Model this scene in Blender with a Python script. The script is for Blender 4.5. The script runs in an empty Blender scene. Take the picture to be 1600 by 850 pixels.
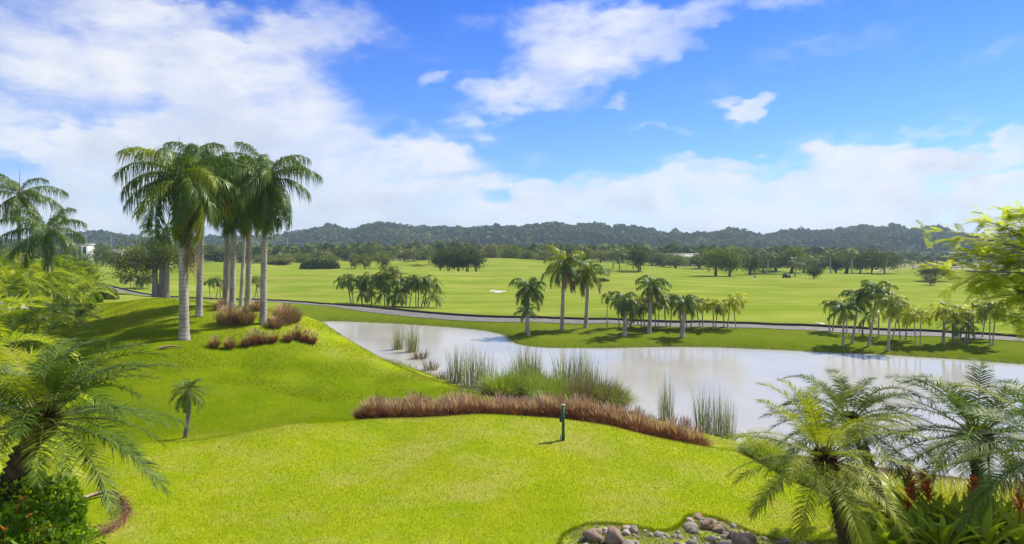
import bpy, math, random
import numpy as np
R = math.radians
rng = np.random.default_rng(7)
random.seed(7)
scene = bpy.context.scene
COL = scene.collection

# ------------------------------------------------------------------ camera
F, CX, HY, CZ = 1067.0, 800.0, 392.0, 10.0        # focal length and horizon of a 1600 x 850 frame, eye height over the pond
cam_d = bpy.data.cameras.new('camera'); cam = bpy.data.objects.new('camera', cam_d); COL.objects.link(cam)
cam.location = (0, 0, CZ); cam.rotation_euler = (R(90), 0, 0)
cam_d.sensor_width = 36; cam_d.lens = 36 * F / 1600; cam_d.shift_y = -(425 - HY) / 1600
cam_d.clip_start = 0.1; cam_d.clip_end = 20000
scene.camera = cam
# ------------------------------------------------------------------ light
SUN_AZ, SUN_EL = R(57), R(50)
EXPOSURE = 1.08
SKY_STRENGTH = 0.085
SKY_LOW, SKY_HIGH = (0.42, 0.62, 0.95), (0.175, 0.42, 1.0)      # clear air colour near the horizon and higher up
scene.render.engine = 'CYCLES'
vs = scene.view_settings
vs.view_transform = 'Standard'; vs.look = 'None'; vs.exposure = EXPOSURE; vs.gamma = 1; vs.use_curve_mapping = False
scene.cycles.use_denoising = True
scene.cycles.max_bounces = 7; scene.cycles.diffuse_bounces = 4; scene.cycles.glossy_bounces = 2
scene.cycles.transmission_bounces = 4; scene.cycles.volume_bounces = 0; scene.cycles.transparent_max_bounces = 4
scene.cycles.caustics_reflective = False; scene.cycles.caustics_refractive = False
sd = bpy.data.lights.new('sun', 'SUN'); sd.energy = 3.5; sd.angle = R(2.2); sd.color = (1.0, 0.94, 0.82)
sun = bpy.data.objects.new('sun', sd); COL.objects.link(sun)
sun.location = (40, 10, 60); sun.rotation_euler = (R(90) - SUN_EL, 0, math.pi - SUN_AZ)

world = bpy.data.worlds.new('World'); scene.world = world; world.use_nodes = True
world.cycles.sampling_method = 'MANUAL'; world.cycles.sample_map_resolution = 512
def build_world():
    nt = world.node_tree; N = nt.nodes; L = nt.links
    N.clear()
    def nd(t, **k):
        n = N.new(t)
        for a, v in k.items(): setattr(n, a, v)
        return n
    def setin(n, i, v):
        if hasattr(v, 'is_linked') or isinstance(v, bpy.types.NodeSocket): L.new(v, n.inputs[i])
        else: n.inputs[i].default_value = v
    def M(op, a, b=None, c=None, clamp=False):
        n = nd('ShaderNodeMath', operation=op, use_clamp=clamp)
        setin(n, 0, a)
        if b is not None: setin(n, 1, b)
        if c is not None: setin(n, 2, c)
        return n.outputs[0]
    def V(op, a, b=None):
        n = nd('ShaderNodeVectorMath', operation=op); setin(n, 0, a)
        if b is not None:
            if op == 'SCALE': setin(n, 3, b)
            else: setin(n, 1, b)
        return n.outputs['Value'] if op == 'LENGTH' else n.outputs[0]
    def noise(vec, scale, detail=6, rough=0.55, col=False):
        n = nd('ShaderNodeTexNoise'); L.new(vec, n.inputs['Vector'])
        n.inputs['Scale'].default_value = scale; n.inputs['Detail'].default_value = detail; n.inputs['Roughness'].default_value = rough
        return n.outputs['Color' if col else 'Fac']
    def MR(v, a, b, c, d, kind='SMOOTHSTEP'):
        n = nd('ShaderNodeMapRange', interpolation_type=kind); setin(n, 0, v)
        for i, q in enumerate((a, b, c, d)): n.inputs[i + 1].default_value = q
        return n.outputs[0]
    def mixc(f, a, b, bt='MIX'):
        n = nd('ShaderNodeMix', data_type='RGBA', blend_type=bt)
        setin(n, 0, f)
        for i, q in ((6, a), (7, b)):
            if isinstance(q, tuple): n.inputs[i].default_value = (*q, 1)
            else: L.new(q, n.inputs[i])
        return n.outputs[2]
    sky = nd('ShaderNodeTexSky', sky_type='NISHITA', sun_disc=False)
    sky.sun_elevation = SUN_EL; sky.sun_rotation = SUN_AZ; sky.altitude = 0
    sky.air_density = 1.0; sky.dust_density = 0.3; sky.ozone_density = 2.2
    tc = nd('ShaderNodeTexCoord'); d = V('NORMALIZE', tc.outputs['Generated'])
    sp = nd('ShaderNodeSeparateXYZ'); L.new(d, sp.inputs[0])
    x, y, z = sp.outputs
    az = M('ARCTAN2', x, y); el = M('ARCSINE', z)
    cb = nd('ShaderNodeCombineXYZ'); L.new(az, cb.inputs[0]); L.new(el, cb.inputs[1])
    P = cb.outputs[0]
    # stretch noise horizontally (layers seen edge on near the horizon)
    st = nd('ShaderNodeMapping'); st.inputs['Scale'].default_value = (1, 1.9, 1); L.new(P, st.inputs[0]); PS = st.outputs[0]
    w1 = V('SCALE', V('SUBTRACT', noise(PS, 5.5, 3, 0.6, True), (0.5, 0.5, 0.5)), 0.20)
    w2 = V('SCALE', V('SUBTRACT', noise(PS, 21, 3, 0.65, True), (0.5, 0.5, 0.5)), 0.05)
    sk = nd('ShaderNodeMapping', vector_type='TEXTURE'); sk.inputs['Rotation'].default_value = (0, 0, R(9)); sk.inputs['Scale'].default_value = (.36, .085, 1); L.new(V('ADD', P, w2), sk.inputs[0])
    PW = V('ADD', V('ADD', P, w1), w2)
    # cloud banks: position and size in the 1600 x 850 frame, turned into azimuth and elevation
    blobs = [(120, 70, 330, 80, 8, .85), (330, 60, 260, 95, -14, .85), (440, 190, 210, 130, -25, .82), (40, 190, 190, 36, -12, .75),
             (250, 225, 220, 65, -5, .75), (560, 265, 240, 62, -8, 1.0), (130, 290, 300, 80, 0, .7), (420, 330, 380, 60, 0, .9),
             (500, 20, 130, 50, -5, .65), (870, 105, 160, 85, 20, .52), (770, 170, 130, 32, 20, .72), (905, 30, 160, 60, 20, .46), (1000, 60, 120, 50, 25, .45),
             (682, 120, 32, 30, 0, .8), (1162, 148, 52, 22, 16, .85), (1182, 138, 36, 18, 16, .7), (1080, 15, 230, 40, 8, .62), (690, 245, 90, 34, -18, .95),
             (1000, 318, 340, 46, 2, 1.0), (1240, 295, 260, 46, 4, 1.0), (1540, 345, 230, 34, 2, .9), (1345, 250, 48, 18, 4, .95),
             (1400, 214, 120, 17, 5, .7), (1035, 195, 90, 15, 3, .62), (1530, 262, 150, 20, 4, .85), (1580, 300, 70, 18, 0, .9),
             (1120, 252, 140, 20, 6, .75), (800, 362, 1500, 62, 0, 1.1), (1555, 200, 60, 12, 4, .4), (965, 162, 30, 12, 0, .6)]
    tot = None
    for (px, py, rx, ry, rot, amp) in blobs:
        u, v = (px - CX) / F, (HY - py) / F
        a = math.atan(u); e = math.atan(v * math.cos(a))
        mp = nd('ShaderNodeMapping', vector_type='TEXTURE')
        mp.inputs['Location'].default_value = (a, e, 0); mp.inputs['Rotation'].default_value = (0, 0, R(rot))
        mp.inputs['Scale'].default_value = (rx / F * math.cos(a) * 1.25, ry / F * 1.25, 1)
        L.new(PW, mp.inputs[0])
        b = MR(V('LENGTH', mp.outputs[0]), 0.15, 1.0, amp, 0.0)
        tot = b if tot is None else M('ADD', tot, b)
    tot = M('MINIMUM', tot, 1.15)
    # the same broken cloud goes on all round the sky
    out = M('MAXIMUM', MR(M('ABSOLUTE', az), 0.66, 0.95, 0, 1), MR(el, 0.36, 0.6, 0, 1))
    gen = MR(noise(d, 1.7, 3, 0.5), 0.36, 0.56, 0, 1)
    tot = M('ADD', tot, M('MULTIPLY', out, gen))
    fine = noise(PS, 11, 8, 0.6)
    wisp = noise(sk.outputs[0], 1.0, 7, 0.6)
    dens = M('ADD', tot, M('ADD', M('MULTIPLY', M('SUBTRACT', fine, 0.5), 1.25), M('MULTIPLY', M('SUBTRACT', wisp, 0.5), 2.1)))
    alpha = MR(dens, 0.04, 1.50, 0, 0.97)
    shade = noise(PS, 6, 5, 0.55)
    k = 1.0 / SKY_STRENGTH / 2 ** EXPOSURE
    grey = M('MULTIPLY', MR(shade, 0.44, 0.66, 0, 1), MR(dens, 0.6, 1.3, 0, 1))
    white = mixc(grey, (0.91 * k, 0.93 * k, 0.98 * k), (0.69 * k, 0.745 * k, 0.87 * k))
    blue = mixc(1.0, sky.outputs[0], mixc(MR(el, 0.06, 0.36, 0, 1, 'LINEAR'), SKY_LOW, SKY_HIGH), 'MULTIPLY')
    fin = mixc(alpha, blue, white)
    bg = nd('ShaderNodeBackground'); L.new(fin, bg.inputs[0]); bg.inputs[1].default_value = SKY_STRENGTH
    o = nd('ShaderNodeOutputWorld'); L.new(bg.outputs[0], o.inputs[0])
build_world()

# ------------------------------------------------------------------ helpers
def mesh_np(name, V, Fs, smooth=False, mats=(), midx=None):
    V = np.asarray(V, np.float32)
    Fs = [np.asarray(f, np.int32) for f in (Fs if isinstance(Fs, list) else [Fs]) if len(f)]
    me = bpy.data.meshes.new(name)
    me.vertices.add(len(V)); me.vertices.foreach_set('co', V.ravel())
    nl = sum(f.size for f in Fs); npoly = sum(len(f) for f in Fs)
    me.loops.add(nl); me.loops.foreach_set('vertex_index', np.concatenate([f.ravel() for f in Fs]))
    me.polygons.add(npoly)
    starts = []; s = 0
    for f in Fs:
        starts.append(s + np.arange(len(f)) * f.shape[1]); s += f.size
    me.polygons.foreach_set('loop_start', np.concatenate(starts).astype(np.int32))
    if smooth: me.polygons.foreach_set('use_smooth', np.ones(npoly, bool))
    for m in mats: me.materials.append(m)
    if midx is not None: me.polygons.foreach_set('material_index', np.asarray(midx, np.int32))
    me.update(calc_edges=True); me.validate()
    return me

class G:
    """collects strips, tubes and faces for one mesh"""
    def __init__(s): s.V = []; s.F = []; s.I = []; s.n = 0
    def add(s, V, Fc, mi=0):
        V = np.asarray(V, float).reshape(-1, 3); Fc = np.asarray(Fc, int)
        s.V.append(V); s.F.append(Fc + s.n); s.I.append(np.full(len(Fc), mi)); s.n += len(V)
    def strips(s, P, W, S, mi=0):
        """P (N,K,3) spines, W (N,K) half widths, S (N,K,3) or (N,1,3) side vectors"""
        N, K = P.shape[:2]; S = np.broadcast_to(S, P.shape)
        A = P - S * W[..., None]; B = P + S * W[..., None]
        V = np.stack([A, B], 2).reshape(-1, 3)
        b = (np.arange(N)[:, None] * K + np.arange(K - 1)[None]) * 2
        s.add(V, np.stack([b, b + 1, b + 3, b + 2], -1).reshape(-1, 4), mi)
    def tube(s, pts, rad, n=8, mi=0, cap=True):
        pts = np.asarray(pts, float); rad = np.asarray(rad, float)
        t = np.gradient(pts, axis=0); t /= np.linalg.norm(t, axis=1)[:, None] + 1e-9
        ref = np.array([1., 0, 0]) if abs(t[0][0]) < .8 else np.array([0, 1., 0])
        a = np.cross(t, ref); a /= np.linalg.norm(a, axis=1)[:, None] + 1e-9
        b = np.cross(t, a)
        th = np.arange(n) / n * 2 * math.pi
        V = pts[:, None] + rad[:, None, None] * (a[:, None] * np.cos(th)[None, :, None] + b[:, None] * np.sin(th)[None, :, None])
        k = len(pts); i = np.arange(k - 1)[:, None] * n; j = np.arange(n)[None]; j2 = (j + 1) % n
        s.add(V, np.stack([i + j, i + j2, i + n + j2, i + n + j], -1).reshape(-1, 4), mi)
        if cap:
            m = s.n
            top = V[-1]; c = top.mean(0)
            s.add(np.vstack([top, c]), np.array([[q, (q + 1) % n, n, n] for q in range(n)])[:, :3], mi)
    def box(s, c, h, mi=0):
        c = np.array(c); h = np.array(h)
        q = np.array([[-1,-1,-1],[1,-1,-1],[1,1,-1],[-1,1,-1],[-1,-1,1],[1,-1,1],[1,1,1],[-1,1,1]]) * h + c
        s.add(q, [[0,3,2,1],[4,5,6,7],[0,1,5,4],[1,2,6,5],[2,3,7,6],[3,0,4,7]], mi)
    def leaves(s, C, size, up=0.3, aspect=1.6, mi=0, out=None):
        """pointed leaf quads at centres C"""
        N = len(C); d = rng.normal(size=(N, 3))
        if out is not None: d = d * .6 + out
        d[:, 2] += up * 0; d /= np.linalg.norm(d, axis=1)[:, None]
        n = rng.normal(size=(N, 3)); n[:, 2] = np.abs(n[:, 2]) + up * 2
        w = np.cross(d, n); w /= np.linalg.norm(w, axis=1)[:, None] + 1e-9
        sz = (size * rng.uniform(.65, 1.3, N))[:, None]
        V = np.stack([C - d * sz * .5, C + w * sz * .5 / aspect, C + d * sz * .5, C - w * sz * .5 / aspect], 1).reshape(-1, 3)
        s.add(V, np.arange(N * 4).reshape(-1, 4), mi)
    def mesh(s, name, mats, smooth=False):
        q = [f for f in s.F if f.shape[1] == 4]; t = [f for f in s.F if f.shape[1] == 3]
        iq = [i for f, i in zip(s.F, s.I) if f.shape[1] == 4]; it = [i for f, i in zip(s.F, s.I) if f.shape[1] == 3]
        Fs = []; I = []
        if q: Fs.append(np.concatenate(q)); I.append(np.concatenate(iq))
        if t: Fs.append(np.concatenate(t)); I.append(np.concatenate(it))
        mats = mats if isinstance(mats, (list, tuple)) else [mats]
        return mesh_np(name, np.concatenate(s.V), Fs, smooth, mats, np.concatenate(I) if len(mats) > 1 else None)

def obj(name, me, parent=None, loc=None, rot=None, scale=None):
    o = bpy.data.objects.new(name, me); COL.objects.link(o)
    if parent: o.parent = parent
    if loc is not None: o.location = loc
    if rot is not None: o.rotation_euler = rot
    if scale is not None: o.scale = scale if hasattr(scale, '__len__') else (scale,) * 3
    return o
def tag(o, label, cat, group=None):
    o['label'] = label; o['category'] = cat
    if group: o['group'] = group
    return o
def thing(name, label, cat, loc=(0, 0, 0), group=None, rotz=0):
    o = bpy.data.objects.new(name, None); COL.objects.link(o); o.empty_display_size = .2
    o.location = loc; o.rotation_euler = (0, 0, rotz)
    return tag(o, label, cat, group)
ORD = ['first', 'second', 'third', 'fourth', 'fifth', 'sixth', 'seventh', 'eighth', 'ninth', 'tenth', 'eleventh', 'twelfth', 'thirteenth',
       'fourteenth', 'fifteenth', 'sixteenth', 'seventeenth', 'eighteenth', 'nineteenth', 'twentieth', 'twenty-first', 'twenty-second', 'twenty-third']

# ------------------------------------------------------------------ materials
class NT:
    def __init__(s, name):
        s.m = bpy.data.materials.new(name); s.m.use_nodes = True; s.t = s.m.node_tree; s.t.nodes.clear()
        s.o = s.n('ShaderNodeOutputMaterial')
    def n(s, t, **k):
        x = s.t.nodes.new(t)
        for a, v in k.items(): setattr(x, a, v)
        return x
    def put(s, sock, v):
        if isinstance(v, bpy.types.NodeSocket): s.t.links.new(v, sock)
        elif isinstance(v, tuple) and len(v) == 3 and sock.type == 'RGBA': sock.default_value = (*v, 1)
        else: sock.default_value = v
    def noise(s, scale, detail=4, rough=.55, vec=None, stretch=None, out='Fac'):
        x = s.n('ShaderNodeTexNoise'); x.inputs['Scale'].default_value = scale; x.inputs['Detail'].default_value = detail; x.inputs['Roughness'].default_value = rough
        if vec is None: vec = s.obj()
        if stretch:
            mp = s.n('ShaderNodeMapping'); mp.inputs['Scale'].default_value = stretch; s.put(mp.inputs[0], vec); vec = mp.outputs[0]
        s.put(x.inputs['Vector'], vec); return x.outputs[out]
    def obj(s): return s.n('ShaderNodeTexCoord').outputs['Object']
    def pos(s): return s.n('ShaderNodeNewGeometry').outputs['Position']
    def mr(s, v, a, b, c=0., d=1.):
        x = s.n('ShaderNodeMapRange'); s.put(x.inputs[0], v)
        for i, q in enumerate((a, b, c, d)): x.inputs[i + 1].default_value = q
        return x.outputs[0]
    def math(s, op, a, b=0.):
        x = s.n('ShaderNodeMath', operation=op); s.put(x.inputs[0], a); s.put(x.inputs[1], b); return x.outputs[0]
    def mix(s, f, a, b, bt='MIX'):
        x = s.n('ShaderNodeMix', data_type='RGBA', blend_type=bt); s.put(x.inputs[0], f); s.put(x.inputs[6], a); s.put(x.inputs[7], b); return x.outputs[2]
    def attr(s, name): return s.n('ShaderNodeAttribute', attribute_name=name).outputs['Fac']
    def bump(s, h, strength=.5, dist=.05):
        x = s.n('ShaderNodeBump'); s.put(x.inputs['Height'], h); x.inputs['Strength'].default_value = strength; x.inputs['Distance'].default_value = dist; return x.outputs[0]
    def bsdf(s, col, rough=.7, spec=.4, normal=None, trans=0., tcol=None, metal=0.):
        b = s.n('ShaderNodeBsdfPrincipled'); s.put(b.inputs['Base Color'], col); s.put(b.inputs['Roughness'], rough)
        s.put(b.inputs['Specular IOR Level'], spec); b.inputs['Metallic'].default_value = metal
        if normal is not None: s.put(b.inputs['Normal'], normal)
        out = b.outputs[0]
        if trans:
            t = s.n('ShaderNodeBsdfTranslucent'); s.put(t.inputs[0], tcol if tcol is not None else col)
            x = s.n('ShaderNodeMixShader'); x.inputs[0].default_value = trans
            s.put(x.inputs[1], out); s.put(x.inputs[2], t.outputs[0]); out = x.outputs[0]
        s.put(s.o.inputs[0], out); return s.m

def leafmat(name, c1, c2, c3=None, trans=.35, rough=.45, spec=.35, clump=None, warm=1.12):
    """foliage: colour differs from leaf to leaf, from plant to plant and in broad clumps"""
    k = NT(name)
    c1, c2, c3 = [c and ((c[0] * 1.62, c[1] * 1.28, c[2] * .85) if c[1] >= c[0] * 1.05 else c) for c in (c1, c2, c3)]
    isl = k.n('ShaderNodeNewGeometry').outputs['Random Per Island']
    orr = k.n('ShaderNodeObjectInfo').outputs['Random']
    f = k.math('ADD', k.math('MULTIPLY', isl, .6), k.math('MULTIPLY', orr, .4))
    col = k.mix(f, c1, c2)
    if c3: col = k.mix(k.mr(k.noise(clump or 1.2, 2), .45, .68), col, c3)
    tc = k.mix(1.0, col, (warm, 1.15, .6), 'MULTIPLY')
    return k.bsdf(col, rough, spec, trans=trans, tcol=tc)

def plain(name, col, rough=.7, spec=.4, var=.25, scale=8., metal=0., bump=0., stretch=None):
    k = NT(name)
    n = k.noise(scale, 5, .6, stretch=stretch)
    c2 = tuple(min(1, v * (1 - var)) for v in col); c1 = tuple(min(1, v * (1 + var * .6)) for v in col)
    c = k.mix(k.mr(n, .3, .7), c2, c1)
    return k.bsdf(c, rough, spec, k.bump(n, bump, .03) if bump else None, metal=metal)

MT = {}
def m_ground():
    k = NT('grass_ground'); p = k.pos()
    near = k.attr('near'); soil = k.attr('soil'); bank = k.attr('bank'); sand = k.attr('sand')
    big = k.noise(.09, 4, .55, p); mid = k.noise(.7, 5, .6, p, (1, .6, 1)); fine = k.noise(9, 6, .7, p); fin2 = k.noise(45, 3, .7, p)
    mound = k.attr('mound')
    fair = k.mix(k.mr(big, .35, .65), (.225, .29, .032), (.32, .345, .065))
    fair = k.mix(k.mr(k.noise(.035, 4, .6, p, (1, 2.5, 1)), .45, .7, 0, .7), fair, (.14, .20, .012))
    fair = k.mix(k.mr(k.noise(.22, 2, .5, p, (.10, 1, 1)), .44, .6, 0, .5), fair, (.16, .235, .018))
    fair = k.mix(k.mr(k.noise(.06, 5, .62, p, (.5, 1.6, 1)), .52, .72, 0, .7), fair, (.37, .31, .095))
    lawn = k.mix(k.mr(mid, .3, .72), (.24, .32, .008), (.345, .365, .016))
    lawn = k.mix(k.mr(k.noise(.42, 6, .7, p), .47, .72, 0, .85), lawn, (.43, .375, .10))
    lawn = k.mix(k.mr(k.noise(2.6, 4, .6, p), .60, .78, 0, .5), lawn, (.15, .20, .008))
    rg = k.mix(k.mr(mid, .3, .72), (.112, .182, .003), (.19, .235, .006))
    rg = k.mix(k.mr(k.noise(1.1, 5, .65, p, (.5, 1.6, 1)), .55, .75, 0, .5), rg, (.24, .24, .03))
    lawn = k.mix(mound, lawn, rg)
    g = k.mix(near, fair, lawn)
    g = k.mix(bank, g, k.mix(k.mr(mid, .3, .7), (.10, .145, .006), (.15, .18, .012)))
    g = k.mix(k.mr(fine, .3, .75, 0., .6), g, k.mix(1., g, (.5, .6, .4), 'MULTIPLY'))
    g = k.mix(k.mr(fin2, .35, .7, 0, .5), g, k.mix(1., g, (.6, .66, .5), 'MULTIPLY'))
    g = k.mix(sand, g, k.mix(k.mr(k.noise(.03, 4, .6, p), .4, .6), (.36, .29, .19), (.17, .19, .06)))
    so = k.mix(k.mr(fine, .35, .65), (.05, .035, .02), (.11, .085, .05))
    g = k.mix(soil, g, so)
    h = k.math('ADD', k.math('MULTIPLY', k.noise(2.2, 4, .6, p), 1.6), k.math('ADD', k.math('MULTIPLY', fine, .7), k.math('MULTIPLY', fin2, .4)))
    return k.bsdf(g, .95, .0, k.bump(h, .55, .06))
MT['ground'] = m_ground()
def m_water():
    k = NT('pond_water'); p = k.pos()
    a = k.noise(1.6, 4, .6, p, (1, .55, 1)); b = k.noise(5.0, 3, .6, p, (.45, 1.3, 1))
    h = k.math('ADD', a, k.math('MULTIPLY', b, .35))
    wind = k.mr(k.noise(.06, 3, .5, p), .35, .65, .35, 1.)
    bp = k.n('ShaderNodeBump'); k.put(bp.inputs['Height'], h); k.put(bp.inputs['Strength'], k.math('MULTIPLY', wind, .24)); bp.inputs['Distance'].default_value = .12
    col = k.mix(k.mr(k.noise(.12, 3, .5, p), .3, .7), (.335, .32, .275), (.385, .365, .315))
    m = k.bsdf(col, .06, .3, bp.outputs[0])
    next(q for q in k.t.nodes if q.type == 'BSDF_PRINCIPLED').inputs['IOR'].default_value = 1.2
    return m
MT['water'] = m_water()
MT['asphalt'] = plain('path_asphalt', (.17, .158, .14), .8, .3, .35, 1.2, bump=.2)
MT['kerb'] = plain('path_kerb', (.045, .036, .026), .9, .2, .4, 2.)
MT['sand'] = plain('bunker_sand', (.46, .43, .33), .95, .1, .12, 3.)
MT['hill'] = plain('hill_soil', (.022, .045, .016), .95, .1, .5, .05)
MT['hillforest'] = leafmat('hill_forest_leaf', (.012, .032, .012), (.042, .082, .022), (.072, .115, .028), trans=.12, rough=.8, spec=.05, clump=.02)
MT['royal'] = leafmat('royal_palm_leaf', (.036, .10, .012), (.085, .155, .018), trans=.38, rough=.42, spec=.4)
MT['royal_y'] = leafmat('yellow_green_palm_leaf', (.10, .20, .012), (.21, .27, .015), trans=.42, rough=.42, spec=.35)  # yellower, brighter green than the plain royal leaf
MT['coco'] = leafmat('coconut_leaf', (.045, .085, .02), (.10, .125, .03), trans=.3)
MT['yellowpalm'] = leafmat('yellow_palm_leaf', (.27, .36, .012), (.36, .44, .012), trans=.42, warm=1.05)
MT['midpalm'] = leafmat('slim_palm_leaf', (.065, .145, .012), (.16, .235, .016), trans=.38)
MT['date'] = leafmat('date_palm_leaf', (.036, .09, .014), (.088, .155, .026), trans=.34, rough=.45, spec=.2)
MT['date_y'] = leafmat('date_palm_pale_leaf', (.12, .20, .015), (.22, .28, .025), trans=.42, rough=.45, spec=.2)
MT['areca'] = leafmat('areca_leaf', (.21, .33, .012), (.33, .42, .016), warm=1.05, trans=.45, rough=.4)
MT['areca_d'] = leafmat('areca_dark_leaf', (.075, .17, .010), (.18, .27, .015), warm=1.05, trans=.4, rough=.4)
MT['rachis'] = plain('frond_stalk', (.20, .24, .06), .5, .4, .3, 5)
MT['drythatch'] = leafmat('dry_thatch', (.20, .13, .06), (.33, .23, .12), trans=.15, rough=.8)
MT['tree_d'] = leafmat('dark_tree_leaf', (.024, .054, .014), (.06, .10, .022), (.095, .14, .026), trans=.25, rough=.7, clump=.35, spec=.1)
MT['tree_m'] = leafmat('tree_leaf', (.048, .105, .016), (.095, .16, .024), (.15, .205, .03), trans=.28, rough=.7, clump=.35, spec=.1)
MT['tree_g'] = leafmat('greyish_tree_leaf', (.07, .105, .034), (.125, .165, .055), (.17, .205, .07), trans=.25, rough=.7, clump=.4, spec=.1)
MT['flame'] = leafmat('feathery_leaf', (.22, .33, .012), (.33, .41, .02), (.17, .28, .012), warm=1.05, trans=.6, rough=.5, clump=.9)
MT['hedge'] = leafmat('hedge_leaf', (.045, .105, .010), (.12, .19, .014), trans=.22, rough=.4, clump=1.)
MT['shrub'] = leafmat('shrub_leaf', (.07, .20, .008), (.20, .36, .012), (.04, .13, .008), trans=.35, rough=.4, spec=.25, clump=2.2)
MT['redgrass'] = leafmat('red_fountain_grass', (.18, .066, .036), (.33, .145, .08), (.24, .14, .05), trans=.25, rough=.7, spec=.2, clump=1.5)
MT['plume'] = leafmat('grass_plume', (.36, .215, .16), (.50, .35, .26), trans=.3, rough=.85, spec=.1)
MT['tangrass'] = leafmat('tan_grass', (.21, .125, .07), (.35, .225, .125), trans=.25, rough=.75, spec=.2)
MT['reed'] = leafmat('reed_leaf', (.06, .13, .02), (.16, .22, .05), trans=.3, rough=.5)
MT['reed_dry'] = leafmat('dry_reed', (.13, .09, .055), (.28, .205, .12), trans=.2, rough=.8)
MT['longgrass'] = leafmat('long_grass', (.085, .19, .012), (.20, .30, .03), trans=.35, rough=.45)
MT['brightgrass'] = leafmat('bright_strap_grass', (.19, .30, .02), (.38, .44, .10), trans=.4, rough=.35, spec=.45)
MT['brom'] = leafmat('strap_leaf', (.11, .25, .012), (.26, .37, .018), trans=.36, rough=.35, spec=.35)
MT['flower'] = leafmat('red_flower', (.38, .06, .012), (.55, .14, .02), trans=.25, rough=.5)
MT['orange'] = leafmat('orange_flower', (.75, .20, .015), (.85, .32, .03), trans=.25, rough=.5)
MT['lawnblade'] = leafmat('lawn_blade', (.115, .20, .002), (.20, .28, .004), (.30, .285, .05), trans=.25, rough=.7, spec=.02, warm=1.0, clump=.35)
MT['moundblade'] = leafmat('mound_blade', (.085, .14, .002), (.165, .215, .004), (.24, .225, .03), trans=.25, rough=.7, spec=.02, clump=.3, warm=1.0)
MT['bark_brown'] = plain('brown_bark', (.085, .055, .034), .9, .2, .45, 9, bump=.6)
MT['bark_grey'] = plain('grey_bark', (.22, .19, .16), .9, .2, .4, 5, bump=.5)
MT['stem'] = plain('slim_palm_stem', (.34, .31, .25), .85, .2, .35, 3, bump=.3, stretch=(1, 1, 6))
MT['shaft'] = plain('crown_shaft_green', (.10, .19, .03), .4, .45, .2, 2)
MT['fibre'] = plain('palm_fibre', (.10, .042, .018), .95, .1, .5, 22, bump=.8)
MT['white'] = plain('white_render', (.62, .62, .60), .7, .3, .05, 1)
MT['roof'] = plain('pale_roof', (.62, .54, .50), .7, .3, .12, .3)
MT['glassd'] = plain('dark_window', (.05, .06, .07), .15, .5, .2, 1)
MT['greenpost'] = plain('green_painted_post', (.035, .12, .05), .5, .4, .25, 14)
MT['black'] = plain('black_plastic', (.016, .016, .018), .45, .4, .2, 10)
MT['steel'] = plain('galvanised_steel', (.45, .46, .46), .5, .4, .15, 2, metal=.3)
MT['sheath'] = plain('dry_sheath', (.36, .28, .20), .8, .2, .35, 6, bump=.4, stretch=(1, 6, 6))
MT['deadfrond'] = leafmat('dead_frond', (.20, .105, .05), (.36, .22, .11), trans=.12, rough=.8)
MT['blue'] = plain('blue_flag', (.03, .14, .6), .6, .3, .1, 1)
MT['red'] = plain('red_flag', (.6, .06, .02), .6, .3, .1, 1)
def m_royaltrunk():
    k = NT('royal_palm_trunk'); o = k.obj()
    ring = k.n('ShaderNodeTexWave', wave_type='BANDS', bands_direction='Z', wave_profile='SAW')
    k.put(ring.inputs['Vector'], o); ring.inputs['Scale'].default_value = 1.35; ring.inputs['Distortion'].default_value = .7; ring.inputs['Detail'].default_value = 2
    n = k.noise(2.2, 5, .65, o, (1, 1, .5)); n2 = k.noise(14, 4, .7, o, (1, 1, 3))
    c = k.mix(k.mr(n, .35, .65), (.26, .22, .18), (.54, .49, .42))
    c = k.mix(k.mr(n2, .52, .72, 0, .7), c, (.16, .125, .095))
    c = k.mix(k.mr(ring.outputs['Fac'], .0, .22, .9, 0), c, (.15, .12, .09))
    return k.bsdf(c, .85, .2, k.bump(k.math('ADD', n2, k.math('MULTIPLY', ring.outputs['Fac'], .6)), .5, .03))
MT['rtrunk'] = m_royaltrunk()
def m_stone():
    k = NT('river_stone'); o = k.obj(); r = k.n('ShaderNodeObjectInfo').outputs['Random']
    isl = k.n('ShaderNodeNewGeometry').outputs['Random Per Island']
    f = k.math('FRACT', k.math('ADD', r, isl))
    cr = k.n('ShaderNodeValToRGB'); k.put(cr.inputs[0], f)
    e = cr.color_ramp.elements; e[0].color = (.19, .16, .125, 1); e[1].color = (.46, .41, .34, 1)
    for p_, c_ in ((.3, (.29, .25, .20, 1)), (.5, (.26, .24, .20, 1)), (.72, (.42, .33, .25, 1))):
        q = e.new(p_); q.color = c_
    n = k.noise(7, 6, .65, o)
    c = k.mix(k.mr(n, .35, .7, 0, .6), cr.outputs[0], k.mix(1., cr.outputs[0], (.5, .45, .4), 'MULTIPLY'))
    return k.bsdf(c, .75, .3, k.bump(k.noise(20, 5, .6, o), .4, .02))
MT['stone'] = m_stone()
def m_boulder():
    k = NT('brown_boulder'); o = k.obj(); n = k.noise(5, 6, .65, o)
    c = k.mix(k.mr(n, .3, .7), (.15, .10, .07), (.36, .26, .18))
    return k.bsdf(c, .8, .25, k.bump(k.noise(16, 6, .65, o), .6, .03))
MT['boulder'] = m_boulder()

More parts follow.
